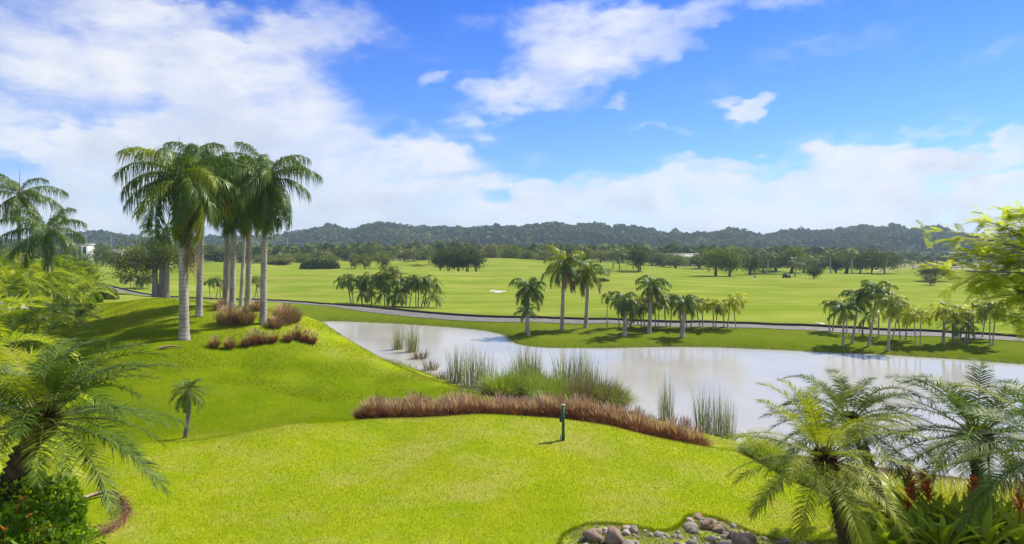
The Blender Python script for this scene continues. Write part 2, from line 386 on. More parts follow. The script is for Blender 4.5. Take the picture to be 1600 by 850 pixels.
# ------------------------------------------------------------------ terrain
def ray(px, py, Y): return np.array([(px - CX) / F * Y, Y, CZ - (py - HY) / F * Y])
CP = [(200,850,13.3),(500,850,13.3),(800,850,13.3),(1050,850,13.3),(1250,850,14),(-300,850,13),(300,760,17.5),(600,740,18.5),(880,688,21.3),
      (600,690,21.5),(1000,740,18.7),(1200,780,17.6),(1150,720,21),(100,760,17.5),(100,710,21.5),
      (235,690,22),(450,668,23),(600,655,23.8),(750,650,24),(870,655,24),(960,668,24),(1060,690,24),(1115,702,24),
      (290,685,27),(150,685,28),(400,660,29),(60,640,30),(290,600,33),(450,600,36),(560,620,36),(640,628,36),(150,580,34),(290,530,40),
      (200,520,42),(335,542,40),(411,505,45),(488,535,44),(460,492,50),(311,494,46),(365,480,50),(235,467,55),(290,468,56),(180,478,55),(120,495,54),
      (80,497,54),(0,500,50),(505,506,52),(560,540,49),(620,570,46),(680,597,42),(730,614,39),
      (1160,706,23),(1200,730,21.5),(1300,780,19),(1380,795,18),
      (878,515,82),(823,522,78),(976,525,75),(1066,527,75),(1014,521,78),(1357,541,69),(1388,548,66),
      (550,475,116),(680,478,113),(500,440,170),(780,456,150),(1000,440,190),(1250,440,190),(1450,445,175),(1600,470,125),(1270,432,230),
      (1110,432,240),(720,424,240),(480,420,260),(640,415,280),(800,414,290),(985,418,290),(1300,427,290),(1500,425,290),(330,420,250),
      (200,440,180),(60,432,180),(170,470,75),(230,462,122),(100,470,82),(330,468,119)]
PATH = [(60,440,190),(100,441,178),(138,443,165),(160,447,154),(185,454,142),(235,463,128),(330,468,121),(430,471,118),(520,478,109),(600,484,102),(700,491,95),(800,497,90),
        (950,503,85.5),(1100,508,82),(1300,514.5,78),(1450,522,73),(1600,531,68),(1800,545,62),(2000,560,57)]
CP += PATH
CW = [tuple(ray(*c)) for c in CP]
def pz(px, Y, z): CW.append(((px - CX) / F * Y, Y, z))
for a in [(556,28,3.0),(700,27.5,3.15),(850,27,3.3),(1000,26.3,2.75),(1115,25,2.5),(505,62,.6),(560,57,.6),(620,52,.9),(690,47,.9),(780,42,.9),
          (850,36,1.6),(960,34,1.4),(1050,31,1.5),(1300,26,1.4),(1440,24,1.5),(1600,22,1.7),(1450,13,4.55),(1600,12,4.7),(1325,12,4.15),(1700,9,4.5),
          (800,6,4.5),(-200,7,4.4),(1800,6,4.5),(0,9,4.35),(-400,30,4),(-400,60,5),(-400,150,3.5),(-100,90,4.5),(2000,60,.8),(2000,100,1),(2000,200,1),(-500,300,3),(2200,300,1),
          (0,400,2),(400,400,2.5),(800,400,2.5),(1200,400,1),(1600,400,.8),(0,900,1),(800,900,1),(1600,900,1),(2000,16,3),(0,250,3.5),(150,120,3.2)]: pz(*a)
CW = np.array(CW)
def warp(X, Y):
    Yc = np.maximum(Y, 4.) + 4.
    return np.stack([np.clip(X / Yc, -1.6, 1.6) * 2.2, np.log(Yc) * 1.5], -1)
def tps_k(d2): return np.where(d2 > 1e-12, .5 * d2 * np.log(d2 + 1e-12), 0)
_q = warp(CW[:, 0], CW[:, 1]); _n = len(_q)
_K = tps_k(((_q[:, None] - _q[None]) ** 2).sum(-1)) + np.eye(_n) * 2e-4
_P = np.hstack([np.ones((_n, 1)), _q])
_A = np.block([[_K, _P], [_P.T, np.zeros((3, 3))]])
_c = np.linalg.solve(_A, np.concatenate([CW[:, 2], np.zeros(3)]))
def tps(X, Y):
    q = warp(X, Y); out = np.empty(q.shape[:-1]).ravel(); qf = q.reshape(-1, 2)
    for i in range(0, len(qf), 20000):
        b = qf[i:i + 20000]; d2 = ((b[:, None] - _q[None]) ** 2).sum(-1)
        out[i:i + 20000] = tps_k(d2) @ _c[:_n] + _c[_n] + b @ _c[_n + 1:]
    return out.reshape(q.shape[:-1])
def wl(px, py): Y = CZ * F / (py - HY); return ((px - CX) / F * Y, Y)
FAR = [(498,501.5),(530,502),(560,503),(620,506),(700,511),(745,515),(772,519),(790,524),(797,530),(803,536),(822,541),(860,544),(950,544),(1050,541.5),
       (1130,543),(1200,546),(1280,550),(1420,556),(1600,569),(1750,582)]
pond = [wl(*a) for a in FAR] + [((px - CX) / F * Y, Y) for px, Y in
       [(1950,42),(1900,32),(1750,27),(1600,27.8),(1440,30),(1250,33),(1150,34.8),(1100,36.5),(1050,39.5),(960,43),(850,46),(780,47),(740,49),(690,53.5),(650,58),(610,62),(560,66),(520,72),(490,86)]]
def chaikin(p, n, closed=True):
    p = np.array(p, float)
    for _ in range(n):
        a = p; b = np.roll(p, -1, 0) if closed else p[1:]
        if not closed: a = p[:-1]
        q = np.stack([a * .75 + b * .25, a * .25 + b * .75], 1).reshape(-1, p.shape[1])
        p = q if closed else np.vstack([p[:1], q, p[-1:]])
    return p
pond = chaikin(pond, 2)
def sdf(poly, X, Y):
    """signed distance, positive inside"""
    X = np.asarray(X, float); Y = np.asarray(Y, float)
    best = np.full(X.shape, 1e9); ins = np.zeros(X.shape, bool)
    for i in range(len(poly)):
        ax, ay = poly[i - 1]; bx, by = poly[i]
        dx, dy = bx - ax, by - ay; t = np.clip(((X - ax) * dx + (Y - ay) * dy) / (dx * dx + dy * dy + 1e-12), 0, 1)
        best = np.minimum(best, (X - ax - t * dx) ** 2 + (Y - ay - t * dy) ** 2)
        c = ((ay > Y) != (by > Y)) & (X < (bx - ax) * (Y - ay) / (by - ay + 1e-12) + ax); ins ^= c
    return np.where(ins, 1, -1) * np.sqrt(best)
def lines(step0, k, a, b):
    v = [a]
    while v[-1] < b: v.append(v[-1] + max(step0, k * abs(v[-1])))
    return v
gy = np.array(list(np.arange(-12, 4, 1.)) + lines(.11, .0095, 4, 130) + lines(2., .022, 132, 420) + lines(20, .09, 440, 5000))
xp = lines(.13, .0125, 0, 150); xp = xp + lines(6, .06, xp[-1] + 4, 5000)
gx = np.array([-v for v in xp[:0:-1]] + xp)
GX, GY = np.meshgrid(gx, gy)
GZ = tps(np.clip(GX, -600, 600), np.clip(GY, 4, 900))
GZ += .05 * (np.sin(GX * .9 + GY * .37) * np.sin(GY * .53 - GX * .21))
GZ += np.clip((GY - 120) / 60, 0, 1) * (.45 * np.sin(GX * .045 + 1.3) * np.sin(GY * .05) + .3 * np.sin(GX * .11 + GY * .03)) 
for (bx_, by_, rx_, ry_, h_) in [(-75,262,22,14,2.6),(-40,272,26,14,2.2),(-105,240,20,16,2.4),(-10,285,30,14,2.0),(35,280,30,16,1.6),(110,250,34,18,.4),(-60,190,26,16,1.2),(40,175,34,16,1.0),(-20,225,24,12,1.2),(90,285,24,10,1.4)]:
    GZ += h_ * np.exp(-((GX - bx_) / rx_) ** 2 - ((GY - by_) / ry_) ** 2)
ps = np.full(GX.shape, -50.); _m = (GY > 15) & (GY < 140) & (np.abs(GX) < 140)
ps[_m] = sdf(pond, GX[_m], GY[_m])
lo = np.clip((-ps) / 4, 0, 1)
GZ = np.where(ps < 0, np.maximum(GZ, .12 + .10 * np.minimum(-ps, 3)), GZ)
GZ = np.where(ps < 0, GZ * 1, -1.2)
GZ = np.where((ps < 0) & (ps > -1.3), np.minimum(GZ, .30) * 0 + np.minimum(GZ, .34) * np.clip(-ps / 1.3, 0, 1), GZ)   # low bank falling to the waterline
_fw = np.array([wl(*a) for a in FAR]); _far = GY > np.interp(GX, _fw[:, 0], np.minimum.accumulate(_fw[:, 1])) - 3
_d = np.clip(-ps - 1.3, 0, 40)
GZ = np.where((ps <= -1.3) & _far & (GY < 125) & (GX > -34), np.minimum(GZ, .34 + .11 * _d), GZ)
GZ = np.where(ps >= 0, -.26 * np.minimum(ps, 4), GZ)
BED = [(882,832,),(905,822),(925,816),(960,817),(1000,823),(1030,829),(1055,826),(1068,815),(1075,804),(1095,803),(1120,808),(1150,820),(1180,833),(1220,843),(1280,846),(1330,840),(1330,900),(880,900),(872,850)]
def zg_grid(Z):
    def f(X, Y):
        X = np.asarray(X, float); Y = np.asarray(Y, float)
        i = np.clip(np.searchsorted(gx, X) - 1, 0, len(gx) - 2); j = np.clip(np.searchsorted(gy, Y) - 1, 0, len(gy) - 2)
        u = np.clip((X - gx[i]) / (gx[i + 1] - gx[i]), 0, 1); v = np.clip((Y - gy[j]) / (gy[j + 1] - gy[j]), 0, 1)
        return (Z[j, i] * (1 - u) + Z[j, i + 1] * u) * (1 - v) + (Z[j + 1, i] * (1 - u) + Z[j + 1, i + 1] * u) * v
    return f
zg = zg_grid(GZ)
def hit(px, py, y0=6., y1=600.):
    Y = np.exp(np.linspace(math.log(y0), math.log(y1), 3000)); X = (px - CX) / F * Y
    d = (CZ - (py - HY) / F * Y) - zg(X, Y); k = np.argmax(d < 0)
    if d[k] >= 0: k = len(Y) - 1
    return np.array([X[k], Y[k], float(zg(X[k], Y[k]))])
bedw = chaikin([hit(a, b)[:2] for a, b in BED], 2)
bs = np.full(GX.shape, -9.); _m = (GY > 8) & (GY < 20) & (GX > -4) & (GX < 14)
bs[_m] = sdf(bedw, GX[_m], GY[_m])
GZ -= .055 * np.clip(bs / .12 + .3, 0, 1)
zg = zg_grid(GZ)
# planted bed on the right slope, and soil under the shrubs on the left
PB = [((px - CX) / F * Y, Y) for px, Y in [(1165,23.2),(1220,21.2),(1300,19.4),(1375,17.9),(1340,15.2),(1335,13.2),(1345,10),(2000,10),(2000,24),(1600,27),(1440,29),(1250,32),(1160,33),(1140,28)]]
pb = np.full(GX.shape, -9.); _m = (GY > 6) & (GY < 40) & (GX > 2)
pb[_m] = sdf(PB, GX[_m], GY[_m])
LB = [((px - CX) / F * Y, Y) for px, Y in [(-400,6.5),(150,8),(135,10.6),(95,12.2),(0,13),(-400,13)]]
lb = np.full(GX.shape, -9.); _m = (GY > 4) & (GY < 18) & (GX < 0)
lb[_m] = sdf(LB, GX[_m], GY[_m])
near = np.clip((62 - GY + np.clip(-GX - 5, 0, 20) * .5) / 6, 0, 1) * (GX < 40)
bank = np.where((ps < 0) & (ps > -26) & (GY > 55) & (GX > -36), np.clip(1.0 - np.clip((-ps - 1) / 22, 0, 1), 0, 1), 0) * np.clip((GY - 55 + np.clip(GX, 0, 30) * .4) / 6, 0, 1)
pathw = chaikin([tuple(ray(*p)[:2]) for p in PATH], 3, False)
# the bank belongs to the pond side of the path
_py = np.interp(GX, pathw[:, 0], pathw[:, 1]); bank = np.where(GY < _py, np.maximum(bank, .8 * (ps < 0) * (GY > 66) * (GX > -34) * (GY < 125)), 0)
soil = np.maximum(np.maximum(np.clip(bs / .06 + 1.2, 0, 1) * (.42 + .4 * (np.sin(GX * 4.3) * np.sin(GY * 5.1 + GX))), np.clip(pb * 3, 0, 1)), np.clip(lb * 3, 0, 1))
soil = np.maximum(soil, np.clip(ps / .25 + 1.4, 0, 1) * (ps > -2) * .7)
mound = np.clip((GY - 25.5 - np.clip((GX - 2) * .4, 0, 8)) / 2.2, 0, 1) * np.clip((-2 - GX + GY * .02) / 4 + 1, 0, 1)
mound *= 1 - .75 * np.clip((GY - 40) / 6, 0, 1) * np.clip((GX + 21) / 4, 0, 1)
mound *= 1 - .5 * np.clip((GY - 40) / 8, 0, 1)
sand = np.clip((GY - 330) / 40, 0, 1) * np.clip((GX / GY - .5) / .08, 0, 1) * (GY < 800)
nx, ny = len(gx), len(gy)
idx = (np.arange(ny - 1)[:, None] * nx + np.arange(nx - 1)[None])
gme = mesh_np('ground', np.stack([GX, GY, GZ], -1).reshape(-1, 3), np.stack([idx, idx + 1, idx + nx + 1, idx + nx], -1).reshape(-1, 4), True, [MT['ground']])
for nm, arr in (('near', near), ('soil', soil), ('bank', bank), ('sand', sand), ('mound', mound)):
    at = gme.attributes.new(nm, 'FLOAT', 'POINT'); at.data.foreach_set('value', arr.astype(np.float32).ravel())
ground = obj('ground', gme); ground['kind'] = 'structure'
# pond water
pw = np.array(pond); c0 = pw.mean(0); big = c0 + (pw - c0) * 1.0
g = G(); ex = [(-45, 15), (75, 15), (75, 112), (-45, 112)]
g.add([(a, b, 0) for a, b in ex], [[0, 1, 2, 3]])
o = obj('pond_water', g.mesh('pond_water', MT['water'])); o['kind'] = 'structure'

# cart path with kerb
def strip_on_ground(name, center, wl_, wr_, dz, mat, thick=0., step=1.5):
    c = np.array(center); s = np.concatenate([[0], np.cumsum(np.linalg.norm(np.diff(c, axis=0), axis=1))])
    n = int(s[-1] / step); t = np.linspace(0, s[-1], n); P = np.stack([np.interp(t, s, c[:, 0]), np.interp(t, s, c[:, 1])], 1)
    T = np.gradient(P, axis=0); T /= np.linalg.norm(T, axis=1)[:, None]; Nn = np.stack([-T[:, 1], T[:, 0]], 1)
    offs = np.linspace(-wr_, wl_, 4); V = []
    for q in offs:
        p = P + Nn * q; V.append(np.column_stack([p, zg(p[:, 0], p[:, 1]) + dz]))
    V = np.stack(V, 1)
    if thick:
        lo_ = V[:, 0].copy(); lo_[:, 2] -= thick + .3; hi_ = V[:, -1].copy(); hi_[:, 2] -= thick + .3
        V = np.concatenate([lo_[:, None], V, hi_[:, None]], 1)
    k = V.shape[1]; i = np.arange(n - 1)[:, None] * k + np.arange(k - 1)[None]
    g = G(); g.add(V.reshape(-1, 3), np.stack([i, i + 1, i + k + 1, i + k], -1).reshape(-1, 4))
    return obj(name, g.mesh(name, mat))
o = strip_on_ground('cart_path', pathw, 1.4, 1.4, .05, MT['asphalt']); o['kind'] = 'structure'
o = strip_on_ground('path_kerb', pathw, 1.75, -1.43, .28, MT['kerb'], .3); o['kind'] = 'structure'

# ------------------------------------------------------------------ hills with forest
SK = [(-700,372),(-300,366),(0,374),(60,370),(127,363),(156,361),(178,364),(203,367),(240,371),(327,367),(419,367),(445,363),(494,355),(520,350.5),(550,360.6),(570,352),(591,345.6),(610,348),(644,352),(700,353),(737,354),(775,351),(794,355),
      (831,352),(869,346),(891,352),(906,349),(936,347),(955,353),(970,348),(985,352),(1000,353),(1030,360.6),(1082,363),(1112,362),(1139,354),(1161,358),(1191,363.6),(1225,359),(1255,356),(1281,359.5),
      (1319,354),(1345,350.5),(1375,354),(1401,349),(1420,357),(1465,351),(1495,362),(1517,364),(1600,366),(1800,360),(2200,368),(2600,362)]
HD = 1150.
skx = np.array([(a - CX) / F * HD for a, _ in SK]); skz = np.array([CZ + (HY - b) / F * HD for _, b in SK])
def vnoise(X, Y, seed):
    r = np.random.default_rng(seed); n = 64; T = r.random((n, n))
    xi = np.floor(X).astype(int); yi = np.floor(Y).astype(int); u = X - xi; v = Y - yi; u = u * u * (3 - 2 * u); v = v * v * (3 - 2 * v)
    a, b, c, d = T[xi % n, yi % n], T[(xi + 1) % n, yi % n], T[xi % n, (yi + 1) % n], T[(xi + 1) % n, (yi + 1) % n]
    return (a * (1 - u) + b * u) * (1 - v) + (c * (1 - u) + d * u) * v
def hillz(X, Y):
    ridge = np.interp(X * HD / np.maximum(Y, 700), skx, skz) * 1.06 - 9.0
    n1 = vnoise(X / 95 + 9, Y / 120, 1); n2 = vnoise(X / 40 + 3, Y / 55 + 5, 2)
    base = 780 + 60 * (n1 - .5)
    t = np.clip((Y - base) / (HD - base), 0, 1); prof = t ** .8
    back = np.clip((1500 - Y) / (1500 - HD), 0, 1) ** .7
    f = np.where(Y <= HD, prof, back)
    rough = ((n1 - .5) * 34 + (n2 - .5) * 18) * (1 - np.clip(1 - np.abs(Y - HD) / 45, 0, 1))
    rough = rough * np.clip(1.1 - f, 0, 1)
    return -1 + np.maximum(ridge * f + rough * np.minimum(f * 3, 1) * np.where(Y <= HD, 1, .2), 0)
hx = np.linspace(-2300, 2300, 420); hy = np.concatenate([np.linspace(700, HD, 60), np.linspace(HD + 10, 1560, 24)])
HX, HYY = np.meshgrid(hx, hy); HZ = hillz(HX, HYY)
n_ = len(hx); ii = np.arange(len(hy) - 1)[:, None] * n_ + np.arange(n_ - 1)[None]
o = obj('hills', mesh_np('hills', np.stack([HX, HYY, HZ], -1).reshape(-1, 3), np.stack([ii, ii + 1, ii + n_ + 1, ii + n_], -1).reshape(-1, 4), True, [MT['hill']])); o['kind'] = 'structure'

def crown_facets(C, Rd, k, mat_i=0, g=None, squash=.8):
    """k leaf-cluster facets on the upper shell of each crown (C centres, Rd radii)"""
    N = len(C); d = rng.normal(size=(N, k, 3)); d[..., 2] = np.abs(d[..., 2]) * .9 - .15
    d /= np.linalg.norm(d, axis=-1)[..., None]
    p = C[:, None] + d * (Rd[:, None, None] * rng.uniform(.7, 1.05, (N, k, 1))) * np.array([1, 1, squash])
    nrm = d + rng.normal(size=d.shape) * .35; nrm /= np.linalg.norm(nrm, axis=-1)[..., None]
    a = np.cross(nrm, rng.normal(size=d.shape)); a /= np.linalg.norm(a, axis=-1)[..., None]; b = np.cross(nrm, a)
    s = (Rd[:, None] * rng.uniform(.34, .62, (N, k)))[..., None]
    V = np.stack([p - a * s, p - b * s * .8, p + a * s, p + b * s * .8], 2).reshape(-1, 3)
    g.add(V, np.arange(len(V)).reshape(-1, 4), mat_i)
g = G(); NH = 30000
hxp = rng.uniform(-1250, 1350, NH); hyp = 760 + (HD + 14 - 760) * rng.random(NH) ** .85
hz = hillz(hxp, hyp); ok = hz > .5; rr = rng.gamma(6, .44, NH) * 1.05 + .9
crown_facets(np.stack([hxp, hyp, hz + rr * .55], -1)[ok], rr[ok], 14, 0, g)
o = obj('hill_forest', g.mesh('hill_forest', MT['hillforest'])); o['kind'] = 'stuff'
# wooded plain between the fairway and the hills
g = G(); NP = 5200
fy = rng.uniform(370, 800, NP); u_ = rng.uniform(-.95, 1.0, NP); fx = u_ * fy
dens_ok = (u_ < .52) | (rng.random(NP) < .22) | (fy > 600)
rr = np.minimum(rng.gamma(8, .34, NP) + .8, 4.6); fz = zg(fx, fy)
ok = dens_ok
hgt = np.where(u_ > .5, .9, 1.5) * rr
crown_facets(np.stack([fx, fy, fz + hgt], -1)[ok], rr[ok], 34, 0, g, 1.0)
o = obj('far_woodland', g.mesh('far_woodland', MT['tree_d'])); o['kind'] = 'stuff'

# ------------------------------------------------------------------ palms
def frond_geo(g, Lf, elev, bend, npairs, leaf, wid, droop=.35, vee=.25, plume=.15, seg=3, petiole=.14, rr=.02, sway=0., fwd=(75, 30), drop_extra=0.):
    """one pinnate frond from the origin along +X, rising at ELEV and bending down by BEND (radians)"""
    ns = 22; s = np.linspace(0, 1, ns)
    th = elev - bend * s ** 1.25
    dx = np.cos(th); dz = np.sin(th)
    px = np.concatenate([[0], np.cumsum((dx[1:] + dx[:-1]) / 2)]) * Lf / (ns - 1)
    pzz = np.concatenate([[0], np.cumsum((dz[1:] + dz[:-1]) / 2)]) * Lf / (ns - 1)
    py = sway * Lf * s ** 2
    pts = np.stack([px, py, pzz], -1)
    g.tube(pts[::3], (rr * (1 - .82 * s))[::3], 4, 1, False)
    si = np.sort(np.concatenate([np.linspace(petiole, .995, npairs)] * 2)); si = np.clip(si + rng.normal(0, .004, len(si)), petiole * .9, 1)
    side = np.tile([1., -1.], npairs)
    B = np.stack([np.interp(si, s, pts[:, i]) for i in range(3)], -1)
    tth = np.interp(si, s, th); T = np.stack([np.cos(tth), 2 * sway * si, np.sin(tth)], -1); T /= np.linalg.norm(T, axis=1)[:, None]
    Nn = np.stack([-np.sin(tth), 0 * tth, np.cos(tth)], -1)
    u = (si - petiole) / (1 - petiole)
    a = np.radians(fwd[0] + (fwd[1] - fwd[0]) * u + rng.normal(0, 5, len(u)))
    D = T * np.cos(a)[:, None] + np.array([0, 1., 0]) * (side * np.sin(a))[:, None] + Nn * (vee + rng.normal(0, plume, len(u)))[:, None]
    D /= np.linalg.norm(D, axis=1)[:, None]
    ln = leaf * (.42 + .58 * np.sin(np.pi * np.clip(u * .82 + .16, 0, 1)) ** .8) * rng.uniform(.85, 1.1, len(u))
    ln *= np.where(u > .9, .75, 1)
    q = np.linspace(0, 1, seg + 1)
    P = B[:, None] + D[:, None] * (ln[:, None] * q)[..., None]
    dr = (droop * rng.uniform(.6, 1.4, len(u)) + drop_extra)
    P[..., 2] -= (dr * ln)[:, None] * q ** 1.9
    P[..., :2] = B[:, None, :2] + (P[..., :2] - B[:, None, :2]) * (1 - .28 * (dr[:, None] * q ** 2))[..., None].clip(.3, 1)
    W = wid * np.array([.55] + [1 - .97 * (k / seg) ** 1.6 for k in range(1, seg + 1)])[None] * np.ones((len(u), 1)) * (.6 + .4 * ln / leaf)[:, None]
    S = T - (T * D).sum(-1)[:, None] * D; S += Nn * .25; S /= np.linalg.norm(S, axis=1)[:, None]
    g.strips(P, W, S[:, None], 0)

FL = {}
def frond_lib(key, mat, elevs, nvar=2, **k):
    out = []
    kk = dict(k); bendf = kk.pop('bendf'); Lf = kk.pop('Lf')
    for e in elevs:
        for v in range(nvar):
            g = G()
            frond_geo(g, Lf * rng.uniform(.92, 1.06), R(e + rng.normal(0, 4)), bendf(e) * rng.uniform(.85, 1.15), sway=rng.normal(0, .06), **kk)
            out.append((e, g.mesh(key + '_frond', [mat, MT['rachis']])))
    FL[key] = out
EL = [82, 62, 42, 22, 2, -22]
rb = lambda e: R(60 + .62 * (e if e > 0 else e * .3))
royal_k = dict(Lf=3.7, bendf=lambda e: R(62 + .55 * max(e, 0)), npairs=78, leaf=.86, wid=.034, droop=1.15, vee=.08, plume=.42, seg=3, rr=.045, petiole=.1)
frond_lib('royal', MT['royal'], EL, 2, **royal_k)
frond_lib('royaly', MT['royal_y'], EL, 1, **royal_k)
mid_k = dict(Lf=3.0, bendf=lambda e: R(58 + .75 * max(e, 0)), npairs=34, leaf=.85, wid=.07, droop=.95, vee=.15, plume=.35, seg=2, rr=.05, petiole=.1)
frond_lib('mid', MT['royal'], EL, 2, **mid_k)
frond_lib('midy', MT['royal_y'], EL, 1, **mid_k)
slim_k = dict(Lf=1.5, bendf=lambda e: R(95 + .6 * max(e, 0)), npairs=20, leaf=.55, wid=.06, droop=.7, vee=.35, plume=.2, seg=2, rr=.03, petiole=.16)
frond_lib('slim', MT['midpalm'], [70, 50, 30, 5], 2, **slim_k)
frond_lib('slimy', MT['yellowpalm'], [70, 50, 30, 5], 2, **slim_k)
frond_lib('dead', MT['drythatch'], [0, -22, -45], 2, **mid_k)
frond_lib('slimd', MT['drythatch'], [0, -25], 2, **slim_k)
frond_lib('coco', MT['coco'], [75, 50, 25, 0, -25], 2, Lf=2.9, bendf=lambda e: R(45 + .6 * max(e, 0)), npairs=20, leaf=.75, wid=.07, droop=.7, vee=.1, plume=.2, seg=2, rr=.05, petiole=.12)
date_k = dict(Lf=1.68, bendf=lambda e: R(44 + .5 * max(e, 0)), npairs=70, leaf=.31, wid=.0092, droop=.28, vee=.28, plume=.16, seg=4, rr=.013, petiole=.16, fwd=(72, 28))
frond_lib('date', MT['date'], [80, 60, 40, 20, 0, -25, -45], 2, **date_k)
frond_lib('datey', MT['date_y'], [80, 60, 40, 20, 0, -25, -45], 2, **date_k)
frond_lib('pygmy', MT['date'], [75, 45, 15, -15, -40], 2, Lf=1.25, bendf=lambda e: R(60 + .5 * max(e, 0)), npairs=26, leaf=.32, wid=.024, droop=.35, vee=.25, plume=.2, seg=2, rr=.02)
areca_k = dict(Lf=2.0, bendf=lambda e: R(75 + .5 * max(e, 0)), npairs=40, leaf=.52, wid=.014, droop=.32, vee=.5, plume=.1, seg=4, rr=.014, petiole=.2, fwd=(62, 24))
frond_lib('areca', MT['areca'], [80, 62, 45, 25], 3, **areca_k)
frond_lib('arecad', MT['areca_d'], [80, 62, 45, 25], 2, **{**areca_k, 'npairs': 22, 'wid': .035, 'seg': 2})

def trunk_pts(top, n, curve=.08, flare=True):
    t = np.linspace(0, 1, n); top = np.array(top)
    b = np.array([rng.normal(0, curve), rng.normal(0, curve), 0]) * top[2] * .3
    return t, t[:, None] * top[None] * np.array([1, 1, 1]) + np.sin(t * np.pi)[:, None] * b[None]

def crown(root, lib, top, n, sc, e0=82, e1=-30, az0=None, power=1.0, names='frond', alt=None, alt_p=0., dead=None):
    az0 = rng.uniform(0, 6.28) if az0 is None else az0
    for i in range(n):
        t = ((i + .5) / n) ** power; e = e0 + (e1 - e0) * t + rng.normal(0, 5)
        L_ = FL[alt] if alt and rng.random() < alt_p else FL[lib]
        if dead and t > .86 and rng.random() < .6: L_ = FL[dead]
        es = sorted(L_, key=lambda q: abs(q[0] - e))[:2]; em, me = es[rng.integers(len(es))]
        a = az0 + i * 2.39996 + rng.normal(0, .15)
        rad = .10 * sc
        obj(names, me, root, (top[0] + math.cos(a) * rad, top[1] + math.sin(a) * rad, top[2] - t * .18 * sc),
            (rng.normal(0, .12), R(em - e), a), sc * rng.uniform(.88, 1.1))

def royal_palm(label, base, top_dx, H, sc, n=16, lib='royal', alt=None, alt_p=0., r0=.22, name='royal_palm', group=None, spear=True, shaft=1.15, thatch=False, az0=None, dy=0., e1=-38, lo=False, dead=None):
    """H: height of the frond bases over the ground"""
    root = thing(name, label, 'palm tree', base, group)
    hs = H - shaft * sc; sides = 8 if lo else 16
    t, P = trunk_pts((top_dx * hs / H, dy * hs / H, hs), 14 if lo else 60, .02)
    P[0, 2] = -.15
    h = t * hs
    rad = r0 * (1 + .42 * np.exp(-h / .45) + .10 * np.sin(np.clip(t * 1.5, 0, 1) * np.pi) - .22 * t)
    if not lo: rad = rad * (1 + .022 * np.sign(np.sin(h * 2 * np.pi / .26)) * (.6 + .4 * np.sin(h * 3.1)))
    g = G(); g.tube(P, rad, sides)
    obj('trunk', g.mesh('trunk', MT['rtrunk'], True), root)
    top = P[-1]; tip = top + np.array([top_dx * shaft * sc / H, 0, shaft * sc])
    g = G(); tt = np.linspace(0, 1, 8); pp = top[None] + (tip - top)[None] * tt[:, None]; pp[0, 2] -= .03
    g.tube(pp, rad[-1] * (1.06 + .22 * np.sin(tt * np.pi * .8) - .55 * tt ** 2), sides)
    obj('crownshaft', g.mesh('crownshaft', MT['shaft'], True), root)
    crown(root, lib, tip - np.array([0, 0, .1 * sc]), n, sc, 84, e1, az0, .9, alt=alt, alt_p=alt_p, dead=dead)
    if spear:
        g = G(); v = np.array([rng.normal(0, .16), rng.normal(0, .1), 1.]); q = np.linspace(0, 1, 5)
        g.tube(tip[None] + v[None] * (q * 2.3 * sc)[:, None], .035 * sc * (1 - q * .85), 5)
        obj('spear_leaf', g.mesh('spear_leaf', MT['royal']), root)
    if thatch:
        g = G(); N = 260
        z0 = rng.uniform(.52, 1.0, N); a = rng.normal(0.1, .75, N)
        b = np.stack([np.interp(z0, t, P[:, 0]), np.interp(z0, t, P[:, 1]), z0 * hs], -1) + np.stack([np.cos(a), np.sin(a), 0 * a], -1) * .2
        q = np.linspace(0, 1, 4); ln = rng.uniform(.5, 1.7, N)
        S_ = b[:, None] + np.stack([np.cos(a) * .32, np.sin(a) * .32, -1 + 0 * a], -1)[:, None] * (ln[:, None] * q)[..., None]
        S_[..., 0] += (.28 * ln)[:, None] * np.sin(q * 2.4)
        g.strips(S_, np.full((N, 4), .02) * (1.1 - q)[None], np.stack([-np.sin(a), np.cos(a), 0 * a], -1)[:, None])
        obj('dead_thatch', g.mesh('dead_thatch', MT['drythatch']), root)
    return root

ORD7 = [(288,530,284,262,1.06,'nearest and leftmost on the mound',18), (311,494,318,255,.95,'second from the left on the grassy mound',15),
        (352,479,354,282,.9,'third from the left on the mound',15), (363,481,367,262,.95,'fourth from the left on the mound',15),
        (375,478,385,290,.9,'fifth from the left on the mound, leaning right',14), (387,481,391,300,.85,'sixth from the left on the mound',14),
        (411,506,415,268,1.0,'rightmost on the mound, standing between tan grass bushes',17)]
for i, (bx, by, tx, ty, sc, lab, n) in enumerate(ORD7):
    b = hit(bx, by, 30, 75); ty += 8; H = (by - ty) / F * b[1]
    royal_palm('royal palm with pale ringed trunk, ' + lab, b, (tx - bx) / F * b[1], H, sc * .95, n + 12, alt='royaly', alt_p=.2,
               r0=.255 if i == 0 else .20, group='royal palms on the mound', thatch=(i == 0), shaft=1.3, e1=-60, spear=i in (0, 3), dead='dead' if i in (1, 4, 5) else None)
for (bx, Y, tx, ty, sc, lab) in [(28, 60, 30, 300, 1.0, 'tall slender palm with open crown rising at the far left edge'), (76, 55, 75, 356, 1.0, 'shorter dark-crowned palm right of the tall one at the left edge')]:
    X = (bx - CX) / F * Y; b = np.array([X, Y, float(zg(X, Y))]); H = CZ - (ty - HY) / F * Y - b[2]
    royal_palm(lab, b, (tx - bx) / F * Y, H, sc * .95, 15, r0=.17, name='slender_palm', shaft=.9, e1=-35)

